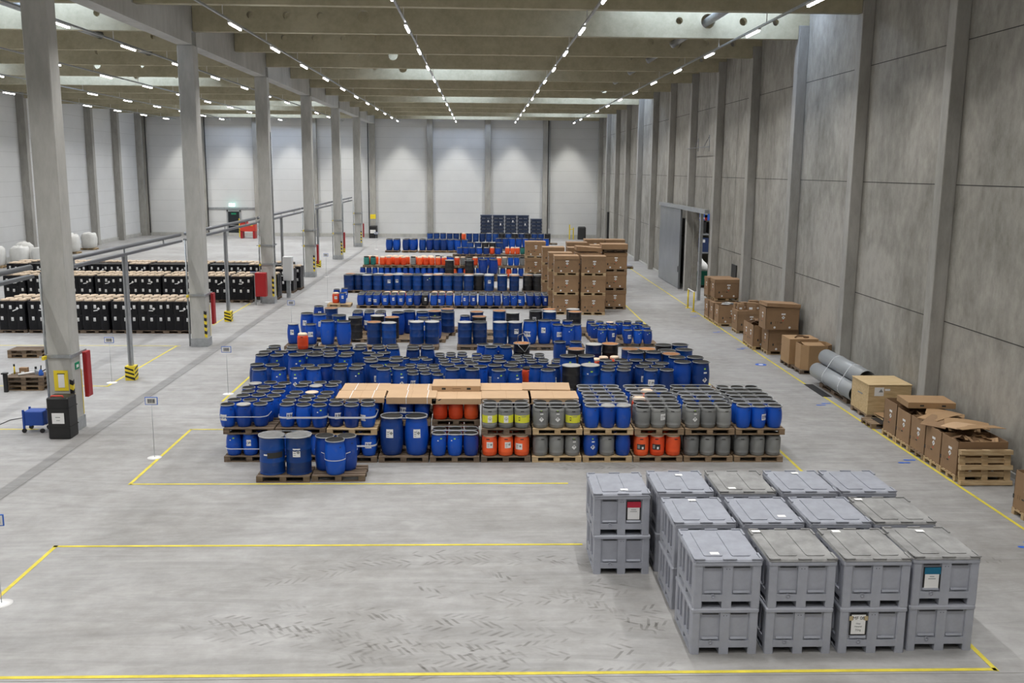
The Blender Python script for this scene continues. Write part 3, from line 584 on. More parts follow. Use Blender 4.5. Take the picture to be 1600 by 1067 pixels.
# measured drum positions: row, x, y, z, size, body colour, lid colour
DRUMS = """
A2 -6.1 22.73 0.838 K b k
A2 -5.71 22.73 0.838 K b w
A2 -5.32 22.78 0.838 K b k
A2 -6.05 23.2 0.838 K b k
A2 -5.66 23.18 0.838 K b k
A2 -5.27 23.2 0.838 K b k
A2 -5.95 23.65 0.838 K b k
A2 -5.57 23.69 0.838 K b k
A2 -5.18 23.64 0.838 K b k
A2 -5.93 24.1 0.838 K b k
A2 -5.55 24.14 0.838 K b k
A2 -5.16 24.09 0.838 K b k
A2 -6.02 24.54 0.838 K b k
A2 -5.63 24.61 0.838 K b k
A2 -5.25 24.65 0.838 K b k
A2 -5.96 25.03 0.838 K b w
A2 -5.58 25.14 0.838 K b k
A2 -5.2 25.06 0.838 K b k
A2 -4.67 22.73 0.838 K b k
A2 -4.27 22.7 0.838 K b k
A2 -3.88 22.66 0.838 K b k
A2 -4.7 23.12 0.838 K b k
A2 -4.32 23.16 0.838 K b k
A2 -3.93 23.15 0.838 K b k
A2 -4.69 23.58 0.838 K b k
A2 -4.3 23.55 0.838 K b k
A2 -3.91 23.55 0.838 K b k
A2 -4.68 24.0 0.838 K b k
A2 -4.29 24.0 0.838 K b c
A2 -3.9 23.98 0.838 K b k
A2 -4.69 24.77 0.838 K b k
A2 -4.31 24.74 0.838 K b w
A2 -3.92 24.81 0.838 K b k
A2 -4.66 25.15 0.838 K b k
A2 -4.27 25.14 0.838 K b k
A2 -3.88 25.2 0.838 K b k
A2 -3.49 22.74 0.838 K b k
A2 -3.11 22.66 0.838 K b k
A2 -2.72 22.69 0.838 K b k
A2 -3.54 23.15 0.838 K b k
A2 -3.15 23.12 0.838 K b k
A2 -2.76 23.1 0.838 K b k
A2 2.8 22.59 0.838 K b k
A2 3.19 22.55 0.838 K b w
A2 3.57 22.62 0.838 K b w
A2 2.81 22.98 0.838 K b k
A2 3.2 22.96 0.838 K b k
A2 3.58 23.01 0.838 K b k
A2 2.81 23.5 0.838 K b k
A2 3.19 23.5 0.838 K b k
A2 3.58 23.54 0.838 K b k
A2 2.78 23.9 0.838 K b k
A2 3.17 23.9 0.838 K b k
A2 3.56 23.93 0.838 K b k
A2 2.73 24.3 0.838 K b k
A2 3.12 24.34 0.838 K b k
A2 3.51 24.34 0.838 K b k
A2 2.71 24.72 0.838 K b k
A2 3.1 24.73 0.838 K b k
A2 3.49 24.73 0.838 K b k
A2 4.0 22.1 0.838 K g k
A2 4.39 22.1 0.838 K g k
A2 4.78 22.1 0.838 K g k
A2 4.05 22.55 0.838 K g k
A2 4.44 22.55 0.838 K g k
A2 4.83 22.55 0.838 K g k
A2 3.97 22.97 0.838 K o c
A2 4.36 22.97 0.838 K g k
A2 4.75 22.97 0.838 K g k
A2 3.96 23.45 0.838 K b k
A2 4.35 23.46 0.838 K g k
A2 4.78 23.46 0.838 K g k
A2 3.99 24.19 0.838 K b k
A2 4.39 24.37 0.838 K o c
A2 4.78 24.37 0.838 K b k
A2 3.99 24.73 0.838 K b k
A2 4.37 24.76 0.838 K b k
A2 4.76 24.76 0.838 K b k
A2 5.17 22.12 0.838 K g k
A2 5.56 22.12 0.838 K g k
A2 5.95 22.12 0.838 K g k
A2 5.24 22.61 0.838 K g k
A2 5.63 22.66 0.838 K g k
A2 6.03 22.66 0.838 K g k
A2 5.24 23.4 0.838 K b k
A2 5.63 23.47 0.838 K b k
A2 6.02 23.46 0.838 K b k
A2 5.26 23.91 0.838 K b k
A2 5.65 23.92 0.838 K b k
A2 6.03 24.0 0.838 K b k
A2 5.17 24.35 0.838 K g k
A2 5.56 24.4 0.838 K g k
A2 5.95 24.4 0.838 K g k
A2 5.22 24.74 0.838 K g k
A2 5.62 24.79 0.838 K g k
A2 6.0 24.79 0.838 K g k
A2 6.49 22.3 0.838 K b k
A2 6.87 22.38 0.838 K b k
A2 7.25 22.43 0.838 K b k
A2 6.42 22.69 0.838 K b k
A2 6.81 22.76 0.838 K b k
A2 7.19 22.82 0.838 K b k
A2 6.41 23.08 0.838 K g k
A2 6.79 23.15 0.838 K g k
A2 7.18 23.21 0.838 K g k
A2 6.4 23.52 0.838 K g k
A2 6.8 23.58 0.838 K g k
A2 7.19 23.6 0.838 K g k
A2 6.41 23.91 0.838 K g k
A2 6.79 23.98 0.838 K g k
A2 7.18 24.02 0.838 K g k
A2 6.42 24.5 0.838 K g k
A2 6.81 24.5 0.838 K g k
A2 7.2 24.55 0.838 K g k
B -7.0 29.72 0.144 M b k
B -6.51 29.67 0.144 M b k
B -6.77 29.03 0.144 M b k
B -6.19 29.08 0.144 M b k
B -7.2 31.3 0.144 M b k
B -6.7 31.25 0.144 M b k
B -7.21 31.84 0.144 M b k
B -6.66 31.82 0.144 M b k
B -7.06 32.31 0.144 M b k
B -6.4 32.34 0.144 M b k
B -7.11 32.88 0.144 M b k
B -6.46 32.83 0.144 M b k
B -5.92 30.59 0.144 L b k
B -5.32 30.6 0.144 L b k
B -5.76 31.16 0.144 L b k
B -5.47 31.86 0.144 M b k
B -5.96 32.87 0.144 M b k
B -5.54 32.61 0.144 M b k
B -5.18 32.95 0.144 M b k
B -5.19 32.27 0.144 M b k
B -5.0 31.69 0.144 M b k
B -4.96 31.2 0.144 M b k
B -5.63 29.09 0.144 M b k
B -5.14 29.14 0.144 M b k
B -5.4 29.58 0.144 M b k
B -4.87 29.59 0.144 M b k
B -4.38 29.74 0.144 M b k
B -3.84 29.75 0.144 M b k
B -4.34 29.2 0.144 M b k
B -3.85 29.2 0.144 M b k
B -4.43 31.68 0.144 M b k
B -4.45 31.17 0.144 M b k
B -4.64 32.98 0.144 M b k
B -4.65 32.43 0.144 M b k
B -4.16 33.05 0.144 M b k
B -4.15 32.44 0.144 M b k
B -3.73 31.69 0.144 M b k
B -3.23 31.75 0.144 M b k
B -3.41 31.27 0.144 M b k
B -3.59 30.81 0.144 M b k
B -3.5 30.3 0.144 M b k
B -3.13 30.63 0.144 M b k
B -2.73 30.92 0.144 M b k
B -2.71 30.36 0.144 M b k
B -3.57 33.06 0.144 M b k
B -3.49 32.57 0.144 M b k
B -3.07 33.1 0.144 M b k
B -3.0 32.61 0.144 M b k
B -2.34 32.95 0.144 M b k
B -2.32 32.42 0.144 M b k
B -1.86 33.07 0.144 M b k
B -1.8 32.58 0.144 M b k
B -3.24 29.55 0.144 M b k
B -2.75 29.63 0.144 M b k
B -2.98 29.07 0.144 M b k
B -2.5 29.2 0.144 M b k
B -2.58 32.07 0.144 K b k
B -2.21 31.86 0.144 K b k
B -1.96 32.17 0.144 K b k
B -1.8 31.82 0.144 K b k
B -2.29 30.95 0.144 K b k
B -2.28 30.53 0.144 K b k
B -1.91 30.89 0.144 K b k
B -1.89 30.48 0.144 K b k
B -1.52 30.89 0.144 K b k
B -1.51 30.43 0.144 K b k
B -2.16 29.97 0.144 K b k
B -2.1 29.49 0.144 K b k
B -1.79 30.05 0.144 K b k
B -1.71 29.54 0.144 K b k
B -1.4 30.01 0.144 K b k
B -1.33 29.44 0.144 K b k
B -1.41 32.85 0.144 K b k
B -1.38 32.42 0.144 K b k
B -1.03 32.97 0.144 K b k
B -1.01 32.51 0.144 K b k
B -0.64 33.04 0.144 K b k
B -0.62 32.51 0.144 K b k
B -1.25 31.93 0.144 K b k
B -1.21 31.49 0.144 K b k
B -0.83 31.94 0.144 K b k
B -0.82 31.49 0.144 K b k
B -0.43 31.95 0.144 K b k
B -0.4 31.44 0.144 K b k
B -0.13 32.81 0.144 K b k
B -0.14 32.23 0.144 K b k
B 0.21 32.48 0.144 K b k
B 0.23 32.09 0.144 K b k
B 0.64 32.54 0.144 K b k
B 0.62 32.15 0.144 K b k
B -0.12 31.72 0.144 K b k
B 1.27 32.64 0.144 K b k
B 1.23 32.24 0.144 K b k
B 1.67 32.71 0.144 K b k
B 1.62 32.31 0.144 K b k
B 1.34 31.85 0.144 K b k
B 1.33 31.41 0.144 K b k
B 1.73 31.85 0.144 K b k
B 1.72 31.41 0.144 K b k
B 1.54 30.57 0.144 K o k
B -1.17 31.07 0.144 K b k
B -1.03 29.77 0.144 M b k
B -0.6 29.53 0.144 M b k
B -0.86 29.09 0.144 M b k
B -0.25 29.06 0.144 M b k
B -0.28 29.9 0.144 M b k
B -0.0 29.49 0.144 M b k
B 0.13 30.43 0.144 M b k
B 0.62 30.33 0.144 M b k
B 0.46 29.68 0.144 M b k
B 0.95 29.64 0.144 M b k
B 1.07 30.13 0.144 M b k
B 0.57 28.95 0.144 M b k
B 1.07 29.01 0.144 M b k
B 0.37 32.89 0.144 M b k
B 0.89 32.9 0.144 M b k
B 0.1 33.31 0.144 M b k
B 0.63 33.31 0.144 M b k
B 2.14 31.86 0.144 K b k
B 2.11 31.47 0.144 K b k
B 2.61 31.87 0.144 K b k
B 2.58 31.48 0.144 K b k
B 2.06 32.83 0.144 K b k
B 2.04 32.37 0.144 K b k
B 3.94 32.05 0.144 K o c
B 4.25 32.39 0.144 K o c
B 4.64 32.44 0.144 K o c
B 2.86 33.92 0.144 M b k
B 3.44 33.93 0.144 M b k
B 1.76 29.51 0.144 M b k
B 2.31 29.61 0.144 M b k
B 2.09 28.97 0.144 M b k
B 2.85 30.49 0.144 L b k
B 3.44 30.5 0.144 L b k
B 1.45 33.15 0.144 S k r
B 3.26 32.06 0.144 S k r
B 2.84 29.27 0.144 S k w
B 3.44 29.33 0.144 S b w
B 3.97 32.98 0.144 S b w
B 4.56 33.06 0.144 S k r
B 4.08 30.55 0.144 M b k
B 4.58 30.56 0.144 M b k
B 4.18 30.07 0.144 M b k
B 4.67 30.07 0.144 M b k
B 4.04 29.52 0.144 M b k
B 4.54 29.52 0.144 M b k
B 3.95 29.01 0.144 M b k
B 4.44 29.02 0.144 M b k
B 5.08 30.56 0.144 M b k
B 5.6 30.57 0.144 M b k
B 5.33 30.05 0.144 M b k
B 5.83 30.05 0.144 M b k
B 5.12 29.56 0.144 M b k
B 5.61 29.57 0.144 M b k
B 5.3 29.03 0.144 M b k
B 5.79 29.03 0.144 M b k
B 6.38 29.54 0.144 L b k
B 6.97 29.54 0.144 L b k
B 6.36 30.3 0.144 L b k
B 6.96 30.31 0.144 L b k
B 5.16 31.19 0.144 L b k
B 5.76 31.2 0.144 L b k
B 6.35 31.21 0.144 S b r
B 6.96 32.01 0.144 S b k
B 6.41 32.89 0.144 S k k
B 7.0 32.96 0.144 S b k
B 6.32 31.8 0.144 S k k
B 5.11 32.09 0.144 S b r
B 5.7 32.1 0.144 S k r
C -4.22 37.76 0.144 S b r
C -3.62 37.61 0.144 S b w
C -2.54 37.88 0.144 S b w
C -1.93 37.9 0.144 S b w
C -4.26 39.46 0.144 S k w
C -3.63 39.04 0.144 S k r
C -1.97 40.8 0.144 S b r
C -1.44 41.49 0.144 S b r
C -1.39 40.63 0.144 S b k
C -2.38 39.56 0.144 M b k
C -2.32 38.9 0.144 M b k
C -1.89 39.69 0.144 M b k
C -1.83 39.0 0.144 M b k
C -3.46 39.94 0.144 L b k
C -3.01 40.32 0.144 L b k
C -2.45 40.1 0.144 L b k
C -5.28 40.89 0.144 M b k
C -4.81 41.46 0.144 M b k
C -4.31 40.87 0.144 M b k
C -0.16 40.66 0.144 S b r
C -0.05 39.3 0.144 S k r
C -0.62 37.84 0.144 S b w
C -0.02 37.86 0.144 S b k
C 0.79 37.88 0.144 S b w
C 1.39 37.89 0.144 S b w
C 0.81 40.97 0.144 S b r
C 1.37 40.42 0.144 S k w
C 2.39 41.02 0.144 S k k
C 2.98 40.84 0.144 S b w
C 3.0 41.52 0.144 S b r
C -0.65 40.08 0.144 M b k
C 1.98 37.86 0.144 L b k
C 2.57 37.94 0.144 L b k
C 3.07 38.86 0.144 M b k
C 3.57 38.87 0.144 M b k
C 3.1 37.82 0.144 M b k
C 3.49 37.53 0.144 M b k
C 3.83 37.89 0.144 M b k
C 4.05 41.55 0.144 S k w
C 4.06 40.78 0.144 S k r
C 4.72 40.5 0.144 K b k
C 5.07 40.15 0.144 K b k
C 5.48 39.99 0.144 K b c
C 5.9 40.17 0.144 K b k
C 6.27 40.27 0.144 K b k
C 6.75 40.19 0.144 K b k
C 4.69 39.71 0.144 K b k
C 4.74 39.2 0.144 K b k
C 5.13 39.38 0.144 K b k
C 5.52 39.39 0.144 K b k
C 6.08 39.23 0.144 K b k
C 6.49 39.52 0.144 K b k
C 6.82 39.31 0.144 K b k
C 4.92 38.15 0.144 K b k
C 5.31 38.16 0.144 K b k
C 5.94 38.01 0.144 K b k
C 6.36 38.02 0.144 K b k
C 6.74 37.95 0.144 K b k
C 6.84 38.84 0.144 K b k
C -7.41 37.76 0.144 M b w
C -7.22 42.73 0.144 M b k
C -6.7 37.66 0.144 M b k
C -5.3 41.39 0.144 M b k
C -4.79 40.96 0.144 M b k
C -4.31 41.37 0.144 M b k
C -7.18 39.59 0.144 L b k
C -6.62 39.32 0.144 L b k
C -6.04 37.61 0.144 L b k
C -5.38 37.49 0.144 L b k
C -6.49 41.56 0.144 S b r
C -5.85 39.53 0.144 S b k
C -5.12 39.0 0.144 S k k
D -6.1 48.75 0.144 K b k
D -6.1 49.14 0.144 K b k
D -6.1 49.59 0.144 K b k
D -6.1 49.98 0.144 K b k
D -5.7 48.75 0.144 K b k
D -5.7 49.14 0.144 K b k
D -5.7 49.59 0.144 K b k
D -5.7 49.98 0.144 K b k
D -5.31 48.75 0.144 K b k
D -5.31 49.14 0.144 K b k
D -5.31 49.59 0.144 K b k
D -5.31 49.98 0.144 K b k
D -4.86 48.75 0.144 K b k
D -4.86 49.14 0.144 K b k
D -4.86 49.59 0.144 K b k
D -4.86 49.98 0.144 K o c
D -4.46 48.75 0.144 K b k
D -4.46 49.14 0.144 K b k
D -4.46 49.59 0.144 K b k
D -4.46 49.98 0.144 K o c
D -4.07 48.75 0.144 K b k
D -4.07 49.14 0.144 K b k
D -4.07 49.59 0.144 K b k
D -4.07 49.98 0.144 K o c
D -3.63 48.75 0.144 K b k
D -3.63 49.14 0.144 K b k
D -3.63 49.59 0.144 K b k
D -3.63 49.98 0.144 K b k
D -3.23 48.75 0.144 K b k
D -3.23 49.14 0.144 K b k
D -3.23 49.59 0.144 K b k
D -3.23 49.98 0.144 K b k
D -2.84 48.75 0.144 K k k
D -2.84 49.14 0.144 K b k
D -2.84 49.59 0.144 K b k
D -2.84 49.98 0.144 K b k
D -2.39 48.75 0.144 K b k
D -2.39 49.14 0.144 K b k
D -2.39 49.59 0.144 K b k
D -2.39 49.98 0.144 K o c
D -2.0 48.75 0.144 K b k
D -2.0 49.14 0.144 K b k
D -2.0 49.59 0.144 K b k
D -2.0 49.98 0.144 K o c
D -1.6 48.75 0.144 K b k
D -1.6 49.14 0.144 K b k
D -1.6 49.59 0.144 K b k
D -1.6 49.98 0.144 K o c
D -1.16 48.75 0.144 K b k
D -1.16 49.14 0.144 K b k
D -1.16 49.59 0.144 K b k
D -1.16 49.98 0.144 K b k
D -0.76 48.75 0.144 K b k
D -0.76 49.14 0.144 K b k
D -0.76 49.59 0.144 K b k
D -0.76 49.98 0.144 K b k
D -0.37 48.75 0.144 K b k
D -0.37 49.14 0.144 K b k
D -0.37 49.59 0.144 K b k
D -0.37 49.98 0.144 K b k
D 0.08 48.75 0.144 K b k
D 0.08 49.14 0.144 K b k
D 0.08 49.59 0.144 K b k
D 0.08 49.98 0.144 K b k
D 0.48 48.75 0.144 K b k
D 0.48 49.14 0.144 K b k
D 0.48 49.59 0.144 K b k
D 0.48 49.98 0.144 K b k
D 0.87 48.75 0.144 K b k
D 0.87 49.14 0.144 K b k
D 0.87 49.59 0.144 K b k
D 0.87 49.98 0.144 K b k
D 1.31 48.75 0.144 K b k
D 1.31 49.14 0.144 K b k
D 1.31 49.59 0.144 K b k
D 1.31 49.98 0.144 K b k
D 1.71 48.75 0.144 K b k
D 1.71 49.14 0.144 K b k
D 1.71 49.59 0.144 K b k
D 1.71 49.98 0.144 K b k
D 2.1 48.75 0.144 K b k
D 2.1 49.14 0.144 K b k
D 2.1 49.59 0.144 K b k
D 2.1 49.98 0.144 K b k
D 2.55 48.75 0.144 K b k
D 2.55 49.14 0.144 K b k
D 2.55 49.59 0.144 K b k
D 2.55 49.98 0.144 K b k
D 2.95 48.75 0.144 K b k
D 2.95 49.14 0.144 K b k
D 2.95 49.59 0.144 K b k
D 2.95 49.98 0.144 K b k
D 3.34 48.75 0.144 K b k
D 3.34 49.14 0.144 K b k
D 3.34 49.59 0.144 K b k
D 3.34 49.98 0.144 K b k
D -7.48 49.54 0.144 K o c
D -7.11 49.42 0.144 K b k
D -7.63 50.88 0.144 K b k
D -7.29 51.32 0.144 K b k
E -7.54 54.96 0.144 S b k
E -7.52 55.58 0.144 S b r
E -7.01 55.22 0.144 S b k
E -6.99 55.84 0.144 S b w
E -6.49 54.93 0.144 S b w
E -6.47 55.55 0.144 S k k
E -5.9 55.02 0.144 S b k
E -5.88 55.64 0.144 S b w
E -5.3 54.96 0.144 S b r
E -5.28 55.58 0.144 S b w
E -4.76 55.21 0.144 S b w
E -4.74 55.83 0.144 S b w
E -4.23 54.94 0.144 S b k
E -4.21 55.56 0.144 S b r
E -3.64 55.01 0.144 S b k
E -3.62 55.63 0.144 S b k
E -3.04 54.97 0.144 S b w
E -3.02 55.59 0.144 S b r
E -2.47 55.15 0.144 S b r
E -2.45 55.77 0.144 S b w
E -1.9 54.99 0.144 S b k
E -1.88 55.61 0.144 S b r
E -1.3 55.0 0.144 S b k
E -1.28 55.62 0.144 S b k
E -0.69 55.0 0.144 S b w
E -0.67 55.62 0.144 S b r
E -0.1 55.12 0.144 S k k
E -0.08 55.74 0.144 S b w
E 0.49 55.0 0.144 S b w
E 0.51 55.62 0.144 S b w
E 1.25 55.0 0.144 S b w
E 1.27 55.62 0.144 S b k
E 1.94 55.0 0.144 S b r
E 1.96 55.62 0.144 S b w
E 2.73 55.12 0.144 S k r
E 2.75 55.74 0.144 S b w
E 3.32 55.0 0.144 S k k
E 3.34 55.62 0.144 S b w
F2 -7.42 62.65 0.838 K t k
F2 -6.99 62.65 0.838 K t k
F2 -6.39 62.65 0.838 K o c
F2 -5.98 62.65 0.838 K o w
F2 -5.45 62.65 0.838 K o c
F2 -5.02 62.65 0.838 K o c
F2 -4.39 62.65 0.838 K g k
F2 -3.97 62.65 0.838 K o c
F2 -3.56 62.65 0.838 K o c
F2 -3.17 62.65 0.838 K o c
F2 -2.77 62.65 0.838 K o c
F2 -2.38 62.65 0.838 K o c
F2 -1.54 62.65 0.838 K o c
F2 -1.15 62.65 0.838 K g c
F2 -0.36 62.65 0.838 K o c
F2 1.19 62.65 0.838 K o c
F2 1.57 62.65 0.838 K g c
F2 1.96 62.65 0.838 K b k
F2 2.35 62.65 0.838 K b k
F2 2.73 62.65 0.838 K g k
F2 3.12 62.65 0.838 K o c
F2 3.51 62.65 0.838 K o c
F2 3.9 62.65 0.838 K b k
F2 4.29 62.65 0.838 K b k
F2 -1.93 62.65 0.838 K b k
F2 -0.75 62.65 0.838 K g k
F2 0.02 62.65 0.838 K b k
F2 0.41 62.65 0.838 K b k
F2 0.8 62.65 0.838 K b k
F2 -7.25 63.1 0.838 K o c
F2 -6.86 63.1 0.838 K o c
F2 -6.12 63.1 0.838 K o c
F2 -5.73 63.1 0.838 K o c
F2 -5.28 63.1 0.838 K o c
F2 -4.82 63.1 0.838 K o c
F2 -3.77 63.1 0.838 K o c
F2 -3.27 63.1 0.838 K o c
F2 -4.32 63.1 0.838 K o c
F2 -2.56 63.1 0.838 K b k
F2 -2.06 63.1 0.838 K b k
F2 -6.0 63.55 0.838 K o c
F2 -5.61 63.55 0.838 K o c
F2 -5.22 63.55 0.838 K o c
F2 -3.76 63.55 0.838 K o c
F2 -3.3 63.55 0.838 K o c
F2 -2.83 63.55 0.838 K g k
F1 -7.67 62.65 0.144 K b k
F1 -7.27 62.65 0.144 K b k
F1 -6.88 62.65 0.144 K b k
F1 -6.48 62.65 0.144 K b k
F1 -6.09 62.65 0.144 K b k
F1 -5.69 62.65 0.144 K b k
F1 -5.3 62.65 0.144 K b k
F1 -4.9 62.65 0.144 K b k
F1 -4.51 62.65 0.144 K b k
F1 -4.11 62.65 0.144 K b k
F1 -3.71 62.65 0.144 K b k
F1 -3.32 62.65 0.144 K b k
F1 -2.92 62.65 0.144 K b k
F1 -2.53 62.65 0.144 K b k
F1 -2.13 62.65 0.144 K b k
F1 -1.73 62.65 0.144 K o k
F1 -1.33 62.65 0.144 K b k
F1 -0.94 62.65 0.144 K o k
F1 -0.54 62.65 0.144 K b k
F1 -0.14 62.65 0.144 K b k
F1 0.25 62.65 0.144 K b k
F1 0.65 62.65 0.144 K b k
F1 1.05 62.65 0.144 K g k
F1 1.45 62.65 0.144 K b k
F1 1.85 62.65 0.144 K o k
F1 2.24 62.65 0.144 K b k
F1 2.64 62.65 0.144 K b k
F1 3.04 62.65 0.144 K b k
F1 3.44 62.65 0.144 K g k
F1 3.84 62.65 0.144 K b k
F1 4.24 62.65 0.144 K b k
FS -1.98 61.2 0.432 S k w
FS -0.71 61.2 0.432 S k k
FS 0.16 61.2 0.432 L b k
FS 0.82 61.2 0.432 L b k
G -7.82 82.5 0.144 L b k
G -7.22 82.5 0.144 L b k
G -6.4 82.5 0.144 L b k
G -5.8 82.5 0.144 L b k
G -4.98 82.5 0.144 L b k
G -4.38 82.5 0.144 L b k
G -3.78 82.5 0.144 L b k
G -3.18 82.5 0.144 L b k
G -2.58 82.5 0.144 L b k
G -1.97 82.5 0.144 L b k
G -1.37 82.5 0.144 L b k
G -7.83 83.2 0.144 L b k
G -7.17 83.2 0.144 L b k
G -6.34 83.2 0.144 L b k
G -5.68 83.2 0.144 L b k
G -4.97 83.2 0.144 L b k
G -4.31 83.2 0.144 L b k
G -3.65 83.2 0.144 L b k
G -2.98 83.2 0.144 L b k
G -2.32 83.2 0.144 L b k
G -0.86 80.5 0.144 S b k
G -0.22 80.5 0.144 S b w
G 0.38 80.5 0.144 S k w
G 0.98 80.5 0.144 S k w
G 1.57 80.5 0.144 S b k
H -1.64 76.0 0.144 M b k
H -1.15 76.0 0.144 M b k
H -0.65 76.0 0.144 M b k
H -0.1 76.0 0.144 M b w
H 0.45 76.0 0.144 M b w
H 1.36 76.0 0.144 M b k
H 0.91 76.0 0.432 K o c
H 2.12 76.0 0.432 K o c
H 2.53 76.0 0.432 K o c
H 2.92 76.0 0.432 K o c
H 3.31 76.0 0.432 K t k
H 3.7 76.0 0.432 K t k
I -4.82 92.0 0.144 S b k
I -4.2 92.0 0.144 S b k
I -3.58 92.0 0.144 S b k
I -2.96 92.0 0.144 S b w
I -2.34 92.0 0.144 S b w
I -1.71 92.0 0.144 S k k
I -1.09 92.0 0.144 S b w
I -0.47 92.0 0.144 S b w
I 0.15 92.0 0.144 S b k
I 0.78 92.0 0.144 S b w
I 1.4 92.0 0.144 S b k
I 2.03 92.0 0.144 S k k
I 2.65 92.0 0.144 S b k
I 3.27 92.0 0.144 S k w
I 3.9 92.0 0.144 S b w
I 4.52 92.0 0.144 S k k
I 5.15 92.0 0.144 S b k
I 5.78 92.0 0.144 S b k
I 6.4 92.0 0.144 S k k
I 1.58 84.5 0.144 L b k
I 2.17 84.5 0.144 L b k
I 2.76 84.5 0.144 L b k
I 3.35 84.5 0.144 L b k
I 3.95 84.5 0.144 L b k
I 4.54 84.5 0.144 L b k
I 5.13 84.5 0.144 L b k
I 5.73 84.5 0.144 L b k
"""
# ================================================================== GOODS
# ---- pallets 1.2 x 0.8, origin at the centre of the footprint, long side along X
def pallet_meshes(m):
    d = MB()
    for i, yy in enumerate((-.4, -.21, -.05, .11, .30)):
        wd = .145 if i in (0, 4) else .10
        wd = (.145, .12, .10, .12, .10)[i]
        d.box(-.6, yy, .122, .6, yy + wd, .144, m)
    for x in (-.6, -.0725, .455): d.box(x, -.4, .1, x + .145, .4, .122, m)
    r = []
    for y in (-.4, -.05, .3):
        b = MB()
        for x in (-.6, -.0725, .455): b.box(x, y, .022, x + .145, y + .1, .1, m)
        b.box(-.6, y, 0, .6, y + .1, .022, m); r.append(b.mesh('runner'))
    return d.mesh('deck'), r
PM = {m: pallet_meshes(m) for m in ('wood_old', 'wood_mid', 'wood_new')}
def whole_pallet(m):
    d = MB(); d.box(-.6, -.4, .1, .6, .4, .144, m)
    for y in (-.4, -.05, .3):
        for x in (-.6, -.0725, .455): d.box(x, y, .02, x + .145, y + .1, .1, m)
        d.box(-.6, y, 0, .6, y + .1, .02, m)
    return d.mesh('pallet')
PWH = {m: whole_pallet(m) for m in PM}
def pallet(x, y, z, label, m='wood_old', rz=0, group=None, simple=False, name='wooden_pallet'):
    if simple:
        return tag(put(PWH[m], name, None, (x, y, z), rz), label, 'pallet', group)
    o = tag(empty(name, (x, y, z), rz), label, 'pallet', group)
    put(PM[m][0], 'deck', o)
    for r in PM[m][1]: put(r, 'runner', o)
    return o
# ---- drums
PROF = {'K': [(.142, 0), (.152, .008), (.162, .05), (.178, .13), (.187, .24), (.186, .32), (.176, .42), (.162, .485), (.156, .505), (.160, .51), (.160, .522)],
        'M': [(.185, 0), (.198, .01), (.215, .08), (.234, .24), (.238, .40), (.232, .54), (.212, .68), (.198, .745), (.204, .75), (.204, .768)],
        'L': [(.215, 0), (.23, .012), (.25, .09), (.278, .28), (.289, .46), (.282, .64), (.262, .80), (.246, .89), (.252, .895), (.252, .916)],
        'S': [(.278, .0), (.29, .0), (.29, .018), (.28, .028), (.283, .04), (.283, .27), (.291, .285), (.291, .298), (.283, .312), (.283, .56), (.291, .575), (.291, .588), (.283, .602), (.283, .83), (.286, .835), (.286, .85)],
        'G': [(.150, 0), (.166, .01), (.176, .04), (.178, .075), (.183, .085), (.183, .10), (.178, .11), (.184, .16), (.185, .385), (.180, .395), (.183, .41), (.180, .44), (.165, .475), (.150, .485), (.150, .50)],
        'O': [(.148, 0), (.166, .012), (.178, .05), (.180, .10), (.185, .11), (.180, .125), (.184, .20), (.184, .38), (.175, .44), (.155, .47), (.148, .48)]}
LIDZ = {'K': (.166, .522, .55), 'M': (.212, .768, .80), 'L': (.262, .916, .95), 'S': (.292, .85, .88), 'G': (.160, .50, .55), 'O': (.152, .48, .55)}
def rad(t):
    P = PROF[t]
    def f(z):
        for (r0, z0), (r1, z1) in zip(P, P[1:]):
            if z0 <= z <= z1: return (r0 + (r1 - r0) * (z - z0) / max(z1 - z0, 1e-6)) + .002
        return P[-1][0] + .002
    return f
